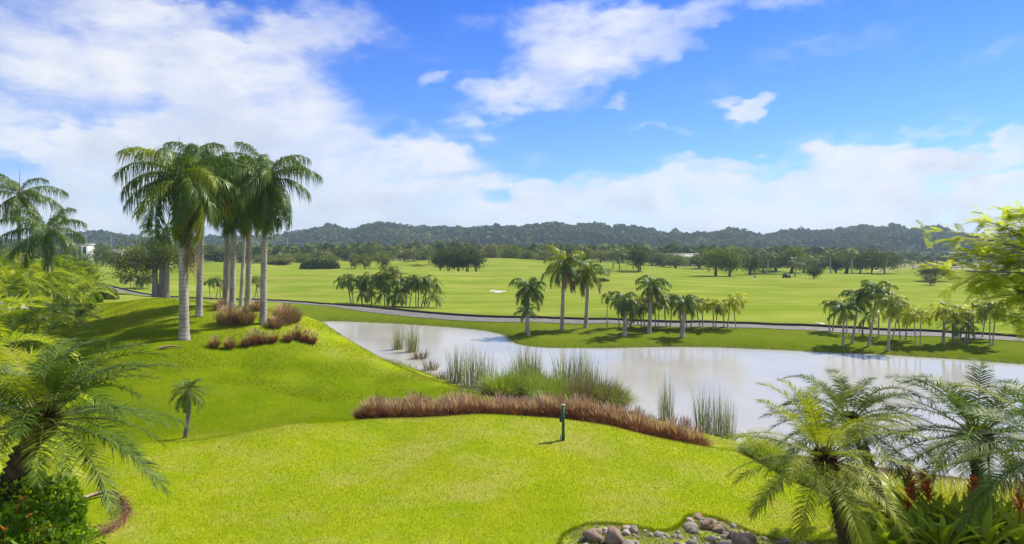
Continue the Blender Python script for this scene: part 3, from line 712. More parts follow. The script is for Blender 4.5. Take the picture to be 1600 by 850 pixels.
# pond bank royals
bankp = [(823,520,826,446,.80,'mid','dark-crowned bank palm at the tip of the grassy point'), (878,515,881,408,1.02,'midy','tallest bank palm, bright upright fronds, left of its slightly shorter twin'),
         (915,512,919,422,.86,'midy','bright green bank palm right of the tallest one'), (976,525,978,466,.66,'mid','short-trunked bank palm with wide dark crown in front of slim stems'),
         (1014,521,1019,443,.72,'mid','pale-trunked bank palm rising above the slim yellow palms'), (1066,527,1071,470,.62,'mid','short bank palm with thick pale trunk nearest the water edge')]
for (bx, by, tx, ty, sc, lib, lab) in bankp:
    b = hit(bx, by, 60, 120); H = (by - ty) / F * b[1]
    royal_palm(lab, b, (tx - bx) / F * b[1], H, sc, 21, lib=lib, alt='midy' if lib == 'mid' else 'mid', alt_p=.2 if lib == 'mid' else .4, r0=.215, group='royal palms on the pond bank', spear=False, lo=True, shaft=1.1, e1=-48, dead='dead')
b = hit(826, 524, 60, 120); royal_palm('small young palm crowding the base of the dark-crowned bank palm', b, -.3, 2.9, .5, 12, lib='mid', r0=.16, name='young_palm', spear=False, lo=True, shaft=.5, e1=-20)
for (bx, by, tx, ty, sc, lib, lab) in [(1317,541,1320,480,.62,'mid','bank palm with pale straight trunk, left in the right-hand clump'), (1331,537,1342,462,.62,'mid','bank palm leaning right, dense crown in the right-hand clump'),
        (1357,541,1370,452,.72,'mid','tallest leaning bank palm in the right-hand clump'), (1388,548,1392,470,.62,'midy','bank palm nearest the water in the right-hand clump')]:
    b = hit(bx, by, 55, 110); H = (by - ty) / F * b[1]
    royal_palm(lab, b, (tx - bx) / F * b[1], H, sc, 17, lib=lib, r0=.12, group='royal palms on the pond bank', spear=False, lo=True, shaft=.7, e1=-30, alt='midy', alt_p=.25)

def slim_palm(label, bx, by, tx, ty, lib, group, sc=.9, n=9, r=.075, rng_y=(55, 260)):
    b = hit(bx, by, *rng_y); s = b[1] / F; H = (by - ty) * s
    root = thing('slim_palm', label, 'palm tree', b, group)
    v_ = rng.uniform(.82, 1.2); sc *= 1.12 * v_; n += int(rng.integers(0, 5)); r *= .85 * rng.uniform(.85, 1.2)
    t, P = trunk_pts(((tx - bx) * s, rng.normal(0, .2), H), 9, .10); P[0, 2] = -.1
    g = G(); g.tube(P, r * (1.15 - .35 * t), 7); obj('trunk', g.mesh('trunk', MT['stem'], True), root)
    crown(root, lib, P[-1], n, sc, 75, -8, None, 1., alt='slim' if lib == 'slimy' else 'slimy', alt_p=.12 if lib == 'slimy' else .06, dead='slimd' if rng.random() < .35 else None)
    return root
def pygmy(label, bx, by, tx, ty, group, sc=1., n=18, rng_y=(24, 260), name='pygmy_date_palm', r=.09):
    b = hit(bx, by, *rng_y); s = b[1] / F; H = (by - ty) * s
    root = thing(name, label, 'palm tree', b, group)
    t, P = trunk_pts(((tx - bx) * s, 0, H), 9, .12); P[0, 2] = -.1
    g = G(); g.tube(P, r * (1.1 - .2 * t), 8); obj('trunk', g.mesh('trunk', MT['bark_grey'], True), root)
    crown(root, 'pygmy', P[-1], n, sc, 75, -45)
    return root
sl = [(949,514,953,462,'slim'),(968,512,966,470,'slim'),(1002,513,1003,474,'slim'),(1008,511,1010,468,'slim'),(1024,515,1024,472,'slim'),(1028,514,1031,470,'slim'),(1042,511,1040,467,'slim'),(1047,511,1050,465,'slim'),
      (1063,513,1063,478,'slim'),(1073,513,1073,474,'slim'),(1078,514,1086,476,'slim'),(1094,511,1090,472,'slimy'),(1098,511,1102,470,'slimy'),(1114,515,1114,475,'slimy'),(1118,515,1122,475,'slimy'),(1131,511,1128,472,'slimy'),(1136,513,1141,471,'slimy'),(1151,515,1152,464,'slimy')]
for i, (a, b_, c, d, l) in enumerate(sl):
    slim_palm('slim %s palm in the central bank row, %s from the left' % ('yellow-topped' if l == 'slimy' else 'green-topped', ORD[i]), a, b_, c, d, l, 'slim palms in the central bank row')
pygmy('dark round pygmy palm among the slim stems, left of the pale-trunked bank palm', 984, 512, 990, 486, 'pygmy palms on the bank', 1.3)
sr = [(1296,518,1297,473,'slimy'),(1301,518,1305,472,'slimy'),(1323,521,1324,476,'slim'),(1373,526,1374,484,'slimy'),(1394,531,1403,482,'slimy'),(1407,531,1405,482,'slim'),(1415,531,1420,486,'slimy'),(1431,538,1430,490,'slimy'),(1438,539,1442,491,'slimy'),
      (1472,536,1473,482,'slimy'),(1475,537,1478,486,'slimy'),(1499,536,1502,491,'slimy'),(1508,536,1516,488,'slimy'),(1522,529,1522,484,'slim'),(1535,527,1537,478,'slim'),(1547,539,1549,482,'slim'),(1551,539,1556,479,'slim')]
for i, (a, b_, c, d, l) in enumerate(sr):
    slim_palm('slim %s palm beside the path at right, %s from the left' % ('yellow-topped' if l == 'slimy' else 'green-topped', ORD[i]), a, b_, c, d, l, 'slim palms beside the path at right', .8)
for (a, b_, c, d, l) in [(1348,525,1353,495,'dark pygmy palm at the foot of the tallest leaning bank palm'), (1491,538,1490,505,'dark pygmy palm, left of two among the right-hand slim stems'), (1512,537,1513,506,'dark pygmy palm, right of two among the right-hand slim stems')]:
    pygmy(l, a, b_, c, d, 'pygmy palms on the bank', 1.15, rng_y=(55, 260))
sm = [(549,475,541,436,'slim'),(552,475,550,437,'slim'),(566,474,563,438,'slim'),(575,475,571,436,'slim'),(580,476,582,433,'slim'),(594,477,596,437,'slim'),(607,478,610,420,'slim'),(619,479,620,440,'slim'),(629,479,628,436,'slim'),(634,478,636,440,'slim'),
      (640,479,642,434,'slim'),(650,480,651,441,'slim'),(653,480,655,438,'slim'),(663,480,664,437,'slim'),(614,478,600,433,'slim'),(658,480,672,440,'slim')]
for i, (a, b_, c, d, l) in enumerate(sorted(sm)):
    slim_palm('slim green palm in the grove beyond the cart path, %s from the left' % ORD[i], a, b_, c, d, l, 'palm grove beyond the cart path', 1.55 if d < 425 else 1.35, 10, .10, (70, 260))
for (a, b_, c, d, l) in [(566,476,567,455,'first'),(581,476,580,453,'second'),(602,478,600,456,'third'),(616,479,618,457,'fourth'),(629,480,622,458,'fifth'),(668,481,677,460,'sixth')]:
    pygmy('dark low pygmy palm under the grove beyond the path, %s from the left' % l, a, b_, c, d, 'pygmy palms under the grove', 1.7, rng_y=(70, 260))
# slim palms behind the mound
for i, (a, b_, c, d) in enumerate([(205,451,203,432),(209,451,210,430),(213,451,215,432),(223,451,224,433),(229,451,228,432),(233,452,235,431),(329,466,327,440),(337,467,338,436),(345,467,344,438),(397,467,399,436),(404,468,402,437)]):
    slim_palm('slim small palm beyond the mound near the banyan, %s from the left' % ORD[i], a, b_, c, d, 'slim', 'small palms beyond the mound', 1.25, 9, .09, (100, 260))

# small palm on the slope
b = hit(290, 683, 23, 40)
pygmy('small lone pygmy palm on the slope below the mound', 289, 684, 294, 608, None, .64, 32, (23, 40))

# foreground date palms
def date_palm(label, base, top, sc, n, lib, alt=None, alt_p=0., r=.10, e0=86, e1=-50, az0=None, curve=.1):
    root = thing('date_palm', label, 'palm tree', base)
    top = np.array(top) - np.array(base)
    t, P = trunk_pts(top, 40, .0); bow = np.array([-.22 * top[0], -.1 * top[1], 0]); P += np.sin(t * np.pi)[:, None] * bow * curve * 10 * .35
    P[0, 2] -= .2
    g = G(); rad = r * (1.0 + .12 * np.sin(t * 40)) ; g.tube(P, rad * .9, 12)
    H = np.linalg.norm(top); ns = int(H / .03)                            # old leaf bases in a spiral
    tt = np.linspace(.02, .90, ns * 2); a = np.arange(len(tt)) * 2.39996
    c = np.stack([np.interp(tt, t, P[:, k]) for k in range(3)], -1); d = np.stack([np.cos(a), np.sin(a), 0 * a], -1); w = np.stack([-np.sin(a), np.cos(a), 0 * a], -1)
    s0 = r * rng.uniform(.28, .42, len(tt))[:, None]
    V = np.stack([c + d * r * .85 - w * s0 * 1.1 - np.array([0, 0, .02]), c + d * r * .85 + w * s0 * 1.1 - np.array([0, 0, .02]), c + d * (r * 1.18 + .012) + np.array([0, 0, .045]), c + d * r * .8 + np.array([0, 0, .075])], 1).reshape(-1, 3)
    i4 = np.arange(len(tt))[:, None] * 4
    g.add(V, np.concatenate([i4 + np.array([[0, 1, 2]]), i4 + np.array([[1, 3, 2]]), i4 + np.array([[3, 0, 2]])]))
    obj('trunk', g.mesh('trunk', MT['bark_brown']), root)
    g = G(); N = 420                                                       # fibre-wrapped head of cut stalks
    tq = rng.uniform(0, 1, N) ** .8; a = rng.uniform(0, 6.28, N); prof = r * (1.15 + 1.1 * np.sin(np.clip(tq * 1.1, 0, 1) * np.pi) ** .7)
    hl = .42 * sc; tip = P[-1]; ax = (P[-1] - P[-4]); ax /= np.linalg.norm(ax)
    b0 = tip[None] + ax[None] * ((tq - .85) * hl)[:, None]; d = np.stack([np.cos(a), np.sin(a), 0 * a], -1)
    q = np.linspace(0, 1, 3); PP = b0[:, None] + d[:, None] * (prof[:, None] * (.35 + .75 * q[None]))[..., None]; PP[..., 2] += q[None] * .10 * sc
    g.strips(PP, np.full((N, 3), .018) * np.array([1.2, 1, .4])[None], np.stack([-np.sin(a), np.cos(a), 0 * a], -1)[:, None])
    tt2 = np.linspace(0, 1, 9); g.tube(tip[None] + ax[None] * ((tt2 - .9) * hl)[:, None], r * (.9 + .95 * np.sin(tt2 * np.pi) ** .8) * 1.0, 12)
    obj('fibre_head', g.mesh('fibre_head', MT['fibre']), root)
    crown(root, lib, P[-1] + ax * .06, n, sc, e0, e1, az0, .9, alt=alt, alt_p=alt_p)
    return root
def W3(px, py, Y): return ray(px, py, Y)
def gz(px, Y): X = (px - CX) / F * Y; return np.array([X, Y, float(zg(X, Y))])
date_palm('large dark date palm leaning out from the left foreground', gz(-110, 8.3), W3(64, 648, 8.3), .9, 54, 'date', 'datey', .08, .125, curve=.05, e1=-14)
date_palm('pale green date palm in front of the pond, nearest of the right foreground palms', gz(1335, 11.6), W3(1288, 712, 11.6), .95, 40, 'datey', 'date', .12, .105, e1=-42)
date_palm('dark date palm just behind the pale green one at right', gz(1385, 14.5), W3(1330, 655, 14.5), 1.0, 42, 'date', 'datey', .2, .11, e1=-35)
date_palm('dark date palm with stout trunk standing against the pond at right', gz(1536, 13.2), W3(1528, 676, 13.2), 1.12, 46, 'date', 'datey', .08, .15, e1=-35)
date_palm('date palm reaching in from the right edge of the foreground', gz(1665, 10.2), W3(1650, 700, 10.2), 1.0, 38, 'date', 'datey', .1, .13, e1=-40)

# areca clumps at the left
def areca(label, base, stems, H, sc, nf, lib, spread=.8, alt=None, alt_p=0., name='areca_palm', e1=20, group=None):
    root = thing(name, label, 'palm shrub', base, group)
    for i in range(stems):
        a = i * 2.4 + rng.uniform(0, 1); rr = spread * (.25 + .75 * (i / max(1, stems - 1)))
        top = np.array([math.cos(a) * rr * 1.5, math.sin(a) * rr * 1.5, H * rng.uniform(.75, 1.05)])
        t = np.linspace(0, 1, 8); P = np.stack([top[0] * (.3 + .7 * t ** 1.5), top[1] * (.3 + .7 * t ** 1.5), top[2] * t - .1], -1)
        g = G(); g.tube(P, .05 * (1.1 - .4 * t), 6); obj('stem', g.mesh('stem', MT['shaft'], True), root)
        crown(root, lib, P[-1], nf, sc, 84, e1, alt=alt, alt_p=alt_p)
    return root
areca('bright yellow-green areca palm arching in at the left edge', gz(-85, 13), 5, 3.9, 1.0, 9, 'areca', .55)
areca('lower bright areca palm behind the large date palm at the left edge', gz(-70, 12), 4, 2.8, .9, 9, 'areca', .5)
for (px, Y, H, sc, lab) in [(-20, 58, 3.6, 1.4, 'tall feathery palm clump at the left border behind the slender palm'), (66, 60, 3.4, 1.4, 'tall olive feathery palm clump behind the shorter left palm'), (112, 62, 2.6, 1.3, 'olive feathery palm clump nearest the white house'), (4, 46, 2.9, 1.2, 'yellow-green feathery palm clump at far left below the slender palms'), (52, 50, 2.7, 1.3, 'olive feathery palm clump under the shorter left palm'),
                            (96, 52, 2.1, 1.25, 'olive palm clump right of the shorter left palm'), (30, 38, 1.8, 1.1, 'low feathery palm clump behind the bright areca')]:
    areca(lab, gz(px, Y), 6, H, sc, 9, 'arecad', 1.2, 'areca', .3, 'feathery_palm_clump')

# ------------------------------------------------------------------ broadleaf trees
def tree_variant(seed, H, Rx, Rz, trunk_h, nclump, nleaf, leaf, mat, bark='bark_brown', stems=1, flat=False, spread=.25, csize=.28):
    r_ = np.random.default_rng(seed)
    gt = G(); gl = G()
    cz = H - Rz
    d = r_.normal(size=(nclump, 3)); d[:, 2] = d[:, 2] * .9 + .1; d /= np.linalg.norm(d, axis=1)[:, None]
    C = d * (r_.uniform(.35, 1., nclump) ** .5)[:, None] * np.array([Rx, Rx, Rz]) * r_.uniform(.82, 1.1, (nclump, 1)); C[:, 2] += cz
    for s in range(stems):
        a = s * 6.28 / stems + seed; off = np.array([math.cos(a), math.sin(a), 0]) * spread * (stems > 1)
        top = off * 2.4 + np.array([r_.normal(0, .2), r_.normal(0, .2), trunk_h + .3 * Rz])
        q = np.linspace(0, 1, 7)[:, None]; gt.tube(off + (top - off) * q + np.array([[0, 0, -.2]]) * (1 - q), np.linspace(.05, .026, 7) * H * (1 if stems == 1 else .6), 8)
        for k in range(5):
            e = C[r_.integers(nclump)]; m = (top + e) / 2 + r_.normal(0, .25, 3)
            pts = np.array([top - np.array([0, 0, trunk_h * .15]), m, e]); qq = np.linspace(0, 1, 6)[:, None]
            pts = (1 - qq) ** 2 * pts[0] + 2 * qq * (1 - qq) * pts[1] + qq ** 2 * pts[2]
            gt.tube(pts, np.linspace(.018, .005, 6) * H, 5)
    cs = csize * Rx
    L_ = (C[:, None] + r_.normal(size=(nclump, nleaf, 3)) * cs * np.array([1, 1, .7]) * r_.uniform(.6, 1.25, (nclump, 1, 1))).reshape(-1, 3)
    gl.leaves(L_, np.full(len(L_), leaf), .5, 1.5)
    return gt.mesh('trunk', MT[bark]), gl.mesh('crown', MT[mat])
TV = {'dark': tree_variant(1, 8, 3.6, 3.1, 2.2, 46, 60, .55, 'tree_d', stems=2), 'round': tree_variant(2, 8, 3.6, 3.2, 2.0, 50, 60, .5, 'tree_m'),
      'tall': tree_variant(3, 9, 2.8, 3.8, 2.2, 44, 60, .5, 'tree_m'), 'grey': tree_variant(4, 6, 2.8, 2.5, 1.0, 40, 55, .45, 'tree_g'),
      'wide': tree_variant(5, 7, 5.0, 2.4, 2.0, 56, 60, .55, 'tree_d', stems=2), 'loose': tree_variant(6, 8, 3.4, 3.0, 2.0, 30, 60, .5, 'tree_g')}
TH = {'dark': (8, 3.6), 'round': (8, 3.6), 'tall': (9, 2.8), 'grey': (6, 2.8), 'wide': (7, 5.), 'loose': (8, 3.4)}
def tree(label, px, by, ty, wpx, kind, group=None, Y=None, name='tree'):
    if Y is None: b = hit(px, by, 120, 420)
    else: b = gz(px, Y)
    s = b[1] / F; H = CZ - (ty - HY) * s - b[2]
    root = thing(name, label, 'tree', b, group, rng.uniform(0, 6.28))
    h0, r0 = TH[kind]; sw = wpx * s / 2 / r0 * .95
    root.scale = (sw, sw, H / h0 * .97)
    obj('trunk', TV[kind][0], root); obj('crown', TV[kind][1], root)
    return root
for i, (px, by, ty, w, kd) in enumerate([(688,424,391,30,'dark'),(701,425,389,30,'dark'),(716,425,388,32,'dark'),(730,425,387,34,'dark'),(744,424,390,26,'dark')]):
    tree('dark dense tree in the tight cluster on the fairway, %s from the left' % ORD[i], px, by, ty, w, kd, 'dark tree cluster on the fairway', 235)
tree('lone round dark tree standing on the fairway edge at centre right', 999, 418, 385, 36, 'dark', None, 255)
tree('broad green tree on the fairway, left trunk of the leafy pair', 1118, 431, 388, 46, 'round', 'leafy pair on the fairway', 225)
tree('broad green tree on the fairway, right trunk of the leafy pair', 1140, 431, 392, 40, 'round', 'leafy pair on the fairway', 222)
gr = [(1172,397,36,'dark'),(1192,401,34,'wide'),(1212,396,36,'dark'),(1236,386,40,'tall'),(1256,398,36,'round'),(1280,396,40,'dark'),(1306,398,36,'dark'),(1322,388,42,'tall'),(1344,392,44,'dark'),(1362,390,46,'wide'),(1382,395,42,'wide')]
for i, (px, ty, w, kd) in enumerate(gr):
    tree('dense tree in the long grove at right, %s from the left' % ORD[i], px, 0, ty, w, kd, 'trees in the long grove at right', 262 + (i % 3) * 9)
bl = [(470,'round',395,34),(500,'loose',390,36),(540,'dark',388,40),(575,'wide',386,44),(600,'round',391,34),(632,'loose',388,34),(660,'tall',392,30),(768,'loose',381,34),(800,'round',384,36),(826,'tall',391,24),(850,'grey',392,34),(895,'dark',383,34),(912,'tall',386,30),
      (938,'loose',390,34),(965,'round',386,34),(1018,'wide',400,44),(1036,'dark',395,38),(1056,'round',398,34),(1078,'loose',402,30),(1092,'dark',398,30),(1150,'tall',384,40),(440,'loose',396,34),(415,'round',398,34),(380,'dark',392,40),(340,'dark',388,54),(310,'wide',390,46),
      (285,'round',394,40),(215,'round',384,36),(190,'loose',386,34),(160,'round',384,30),(140,'grey',396,24),(110,'round',388,34),(80,'dark',386,40),(45,'wide',386,44),(10,'round',388,40)]
NUMS = ORD + ['twenty-fourth', 'twenty-fifth', 'twenty-sixth', 'twenty-seventh', 'twenty-eighth', 'twenty-ninth', 'thirtieth', 'thirty-first', 'thirty-second', 'thirty-third', 'thirty-fourth', 'thirty-fifth']
for i, (px, kd, ty, w) in enumerate(sorted(bl)):
    tree('%s tree in the belt below the hills, %s from the left' % ({'dark': 'dark dense', 'round': 'rounded green', 'tall': 'tall green', 'grey': 'low grey-green', 'wide': 'wide dark', 'loose': 'loose grey-green'}[kd], NUMS[i]), px, 0, ty, w, kd, 'tree belt below the hills', 292 + (i * 37 % 60), 'belt_tree')
for i, (px, by, ty, w) in enumerate([(512,414,398,30),(555,418,397,18),(570,418,396,22),(598,416,395,24),(720,416,402,22),(443,418,402,26),(1460,436,414,46)]):
    tree(['grey-green low rounded tree behind the long hedge','small grey-green rounded tree right of the long hedge','second small grey-green tree right of the long hedge','spiky pale grey-green rounded tree on the far fairway',
          'small grey-green tree beside the dark cluster','low rounded tree left of the long hedge','wide dark bush tree with short trunk on the far right fairway'][i], px, by, ty, w, 'grey' if i < 6 else 'wide', None, [250,240,236,240,262,255,195][i], 'small_tree')
tree('clipped round dark tree on the fairway beside the golf cart', 1272, 437, 414, 25, 'dark', None, 205, 'small_tree')
tree('small bright yellow tree in front of the wide bush at far right', 1454, 443, 428, 18, 'grey', None, 178, 'small_tree')
for (px, Y, ty, w, kd, lab) in [(20, 66, 398, 60, 'round', 'leafy garden tree behind the tall slender palm at the left edge'), (62, 70, 396, 56, 'dark', 'dark garden tree behind the shorter palm at the left edge'), (100, 74, 402, 50, 'round', 'leafy garden tree right of the shorter left palm'),
        (130, 90, 400, 40, 'round', 'low yellow-green garden tree above the clipped hedges')]:
    tree(lab, px, 0, ty, w, kd, 'garden trees at left', Y, 'garden_tree')
# coconut palms in the distance
for i, (px, Y, ty, lab) in enumerate([(616,275,389,'first from the left above the far tree belt'),(648,270,394,'second from the left above the far tree belt'),(671,262,391,'third from the left beside the dark cluster'),(958,262,396,'left of two pale palms beside the lone tree'),
        (968,258,394,'right of two pale palms beside the lone tree'),(1198,252,397,'first in front of the right grove'),(1271,250,405,'second in front of the right grove'),(1298,250,396,'third in front of the right grove'),(1331,248,393,'fourth and tallest in front of the right grove'),
        (1242,228,409,'low yellowish one beside the golf cart')]):
    b = gz(px, Y); H = CZ - (ty - HY) * Y / F - b[2]
    root = thing('coconut_palm', 'distant coconut palm with pale trunk, ' + lab, 'palm tree', b, 'distant coconut palms')
    t, P = trunk_pts((rng.normal(0, .4), 0, H), 10, .05); P[0, 2] = -.2
    g = G(); g.tube(P, .24 * (1.2 - .4 * t), 7); obj('trunk', g.mesh('trunk', MT['stem'], True), root)
    crown(root, 'coco', P[-1], 16, 1.12, 78, -40)

# banyan beyond the mound
def banyan():
    b = gz(250, 110); s = b[1] / F
    root = thing('banyan_tree', 'dark spreading banyan with several grey trunks beyond the mound', 'tree', b)
    H = CZ - (372 - HY) * s - b[2]
    for k, (dx, dy, r) in enumerate([(-.7, 0, .42), (.1, .5, .5), (.9, 0, .45)]):
        g = G(); t = np.linspace(0, 1, 8); g.tube(np.stack([dx * (1 + .3 * t), dy + 0 * t, -.2 + t * H * .62], -1), r * (1.25 - .5 * t) * (1 + .35 * np.exp(-t * 7)), 10)
        obj('trunk', g.mesh('trunk', MT['bark_grey'], True), root)
    g = G(); C = []
    for (px, py, rx, rz, n) in [(190,414,24,13,22),(208,402,26,16,26),(232,392,28,18,28),(262,396,24,20,24),(215,418,28,12,20),(285,404,22,16,16),(250,412,30,13,20)]:
        q = rng.normal(size=(n, 3)) * np.array([rx, rx * .9, rz]) * .55 * s
        C.append(q + np.array([(px - 250) * s, 0, CZ - (py - HY) * s - b[2]]))
    C = np.concatenate(C)
    gt = G()
    for e in C[::6]:
        q = np.linspace(0, 1, 6)[:, None]; a = np.array([0, .2, H * .5]); m = (a + e) / 2 + np.array([0, 0, .6]); gt.tube((1 - q) ** 2 * a + 2 * q * (1 - q) * m + q * q * e, np.linspace(.16, .03, 6), 6)
    obj('branches', gt.mesh('branches', MT['bark_grey']), root)
    L_ = (C[:, None] + rng.normal(size=(len(C), 55, 3)) * .62 * np.array([1, 1, .6])).reshape(-1, 3)
    g.leaves(L_, np.full(len(L_), .30), .5, 1.6); obj('crown', g.mesh('crown', MT['tree_d']), root)
banyan()
X_ = gz(252, 116)
royal_palm('dark palm with ragged crown standing behind the banyan', X_, .3, CZ - (362 - HY) * 116 / F - X_[2], 1.25, 16, lib='mid', name='ragged_palm', lo=True, spear=False, e1=-55)

# feathery flame tree at the right edge
def flame_tree():
    Q_ = .68; base = gz(1830, 13.5 * Q_); root = thing('feathery_tree', 'feathery yellow-green flame tree leaning in at the right edge', 'tree', base)
    O = base; top = W3(1800, 470, 13.5 * Q_) - O
    g = G(); q = np.linspace(0, 1, 12)[:, None]; g.tube(top * q + np.array([[.15, 0, 0]]) * np.sin(q * 3.1), np.linspace(.15, .09, 12), 10)
    obj('trunk', g.mesh('trunk', MT['bark_grey'], True), root)
    gb = G(); gl = G(); tips = []
    ends = [(1500,366,13.0),(1540,345,13.6),(1590,338,14.2),(1492,425,12.6),(1530,400,13.4),(1570,430,12.8),(1560,378,14.4),(1600,470,12.6),(1580,505,13.0),(1620,400,13.8),(1640,350,13.),(1660,440,14.4),(1700,360,14),(1750,330,13),(1850,330,14),(1900,400,13),(1950,360,14),(1690,480,12.5),(1610,330,13.2),(1545,465,13.2),(1520,440,13.8)]
    for e in ends:
        e = W3(e[0], e[1], e[2] * Q_) - O; m = (top + e) / 2 + np.array([rng.normal(0, .15), rng.normal(0, .2), .24])
        P = (1 - q) ** 2 * top + 2 * q * (1 - q) * m + q * q * e
        gb.tube(P, np.linspace(.034, .004, 12), 6)
        for s in np.linspace(.45, 1.0, 13):
            p = P[min(11, int(s * 11))]
            for _ in range(2):
                v = (e - m); v /= np.linalg.norm(v); v = v * .75 + rng.normal(0, .55, 3) * np.array([1, 1, .45]); v *= rng.uniform(.2, .5) * Q_
                gb.tube(np.array([p, p + v * .5 + np.array([0, 0, .02]), p + v]), [.005, .003, .0015], 4); tips.append((p + v * .5, v)); tips.append((p + v, v))
    for p, v in tips:                                                     # bipinnate leaves: pairs of side combs of tiny leaflets
        v = v / np.linalg.norm(v)
        for _ in range(3):
            dd = v + rng.normal(0, .6, 3) * np.array([1, 1, .4]); dd[2] -= .05; dd /= np.linalg.norm(dd); ln = rng.uniform(.13, .24)
            sd_ = np.cross(dd, [0, 0, 1.]); sd_ /= np.linalg.norm(sd_)
            n = 9; k = np.linspace(.15, 1, n); B = p + dd * (ln * k)[:, None]; B[:, 2] -= .10 * ln * k ** 2
            for sgn in (1, -1):
                D = sd_ * sgn + dd * .45; D /= np.linalg.norm(D); l2 = (.055 * (1.15 - .6 * np.abs(k - .4)))
                Pp = B[:, None] + D[None, None] * (l2[:, None] * np.array([0, .5, 1.]))[..., None]; Pp[..., 2] -= np.array([0, .003, .014])
                gl.strips(Pp, np.tile(np.array([[.003, .0065, .0022]]), (n, 1)), dd[None, None])
    obj('branches', gb.mesh('branches', MT['bark_grey']), root); obj('crown', gl.mesh('crown', MT['flame']), root)
flame_tree()

# ------------------------------------------------------------------ hedges and shrubs
def hedge(label, px, by, wpx, hpx, mat='hedge', name='round_hedge', depth=1.0, leaf=.13, n=5200, Yr=(60, 300), boxy=2.6):
    b = hit(px, by, *Yr); s = b[1] / F; W = wpx * s / 2; H = hpx * s; D = W * depth if depth < 3 else depth
    root = thing(name, label, 'hedge', b)
    def pts(N, lo_, hi_):
        d = rng.normal(size=(N, 3)); d[:, 2] = np.abs(d[:, 2]); d /= (np.abs(d) ** boxy).sum(1)[:, None] ** (1 / boxy)
        return d * rng.uniform(lo_, hi_, (N, 1)) * np.array([W, D, H])
    g = G(); g.leaves(pts(n, .88, 1.02), np.full(n, leaf), .3, 1.5); obj('foliage', g.mesh('foliage', MT[mat]), root)
    g = G(); g.leaves(pts(900, .3, .88), np.full(900, leaf * 3), .3, 1.5); obj('inner_core', g.mesh('inner_core', MT['bark_brown']), root)  # brown filler core of loose quads, put in to stop see-through
    return root
hedge('clipped round dark hedge beside the cart path at left', 164, 468, 36, 19, Yr=(66, 130))
hedge('clipped rounded hedge in front of the round one, at left garden edge', 132, 484, 30, 23, Yr=(40, 130))
hedge('small yellow-green rounded shrub between the two clipped hedges', 150, 473, 18, 16, 'shrub', Yr=(50, 130), n=3000)
hedge('dark upright hedge at the garden edge below the feathery palms', 95, 492, 34, 32, Yr=(40, 100))
hedge('long clipped hedge on the far fairway at left', 500, 420, 62, 16, 'hedge', 'long_hedge', .25, .5, 4000, (180, 400), 2.6)
hedge('low dark ground hedge behind the bank palms on the fairway', 925, 440, 54, 4, 'hedge', 'low_hedge', .4, .4, 2500, (120, 300), 4)
hedge('low dark planting on the far left mound', 433, 413, 34, 5, 'hedge', 'low_hedge', .5, .4, 1500, (180, 400))
g_ = gz(112, 47)
areca('dark fan of palm fronds in front of the cart path at left', g_, 5, .9, 1.15, 9, 'pygmy', .9, name='dark_palm_clump', e1=-10)

def shrub_left():
    b = gz(30, 8.2); root = thing('flowering_shrub', 'glossy green shrub with orange flowers in the lower left corner', 'shrub', b)
    C = []
    for (px, py, r, Y) in [(30,790,.42,8.3),(80,800,.38,8.4),(-20,800,.5,8.3),(60,840,.42,8.),(100,830,.26,8.2),(10,850,.5,7.8),(90,770,.24,8.7),(110,800,.2,8.6),(-60,780,.5,8.6),(45,760,.22,8.8),(120,860,.3,7.8),(-40,880,.6,7.6),(60,900,.6,7.6)]:
        n = int(1500 * r); d = rng.normal(size=(n, 3)); d /= np.linalg.norm(d, axis=1)[:, None]
        C.append(W3(px, py, Y) - b + d * r * rng.uniform(.5, 1.0, (n, 1)) ** .5)
    C = np.concatenate(C); g = G(); g.leaves(C, np.full(len(C), .072), .6, 1.45); obj('foliage', g.mesh('foliage', MT['shrub']), root)
    g = G()
    for e in C[::60]: g.tube(np.array([[rng.normal(0, .2), rng.normal(0, .2), -.05], e * .6, e]), [.012, .008, .004], 5)
    obj('twigs', g.mesh('twigs', MT['bark_brown']), root)
    for (px, py, Y) in [(52,832,7.6),(70,828,7.9),(83,828,7.9),(36,780,7.9),(8,828,7.5),(26,794,7.9),(48,806,7.8)]:
        g = G(); p = W3(px, py, Y) - b; N = 9; a = rng.uniform(0, 6.28, N); q = np.linspace(0, 1, 3)
        D = np.stack([np.cos(a) * .7, np.sin(a) * .7, rng.uniform(.2, 1, N)], -1)
        g.strips(p + D[:, None] * (.06 * q)[None, :, None], np.tile(np.array([[.006, .013, .002]]), (N, 1)), np.stack([-np.sin(a), np.cos(a), 0 * a], -1)[:, None])
        g.tube(np.array([p - np.array([0, 0, .2]), p]), [.004, .004], 4)
        obj('flower', g.mesh('flower', MT['orange']), root)
shrub_left()

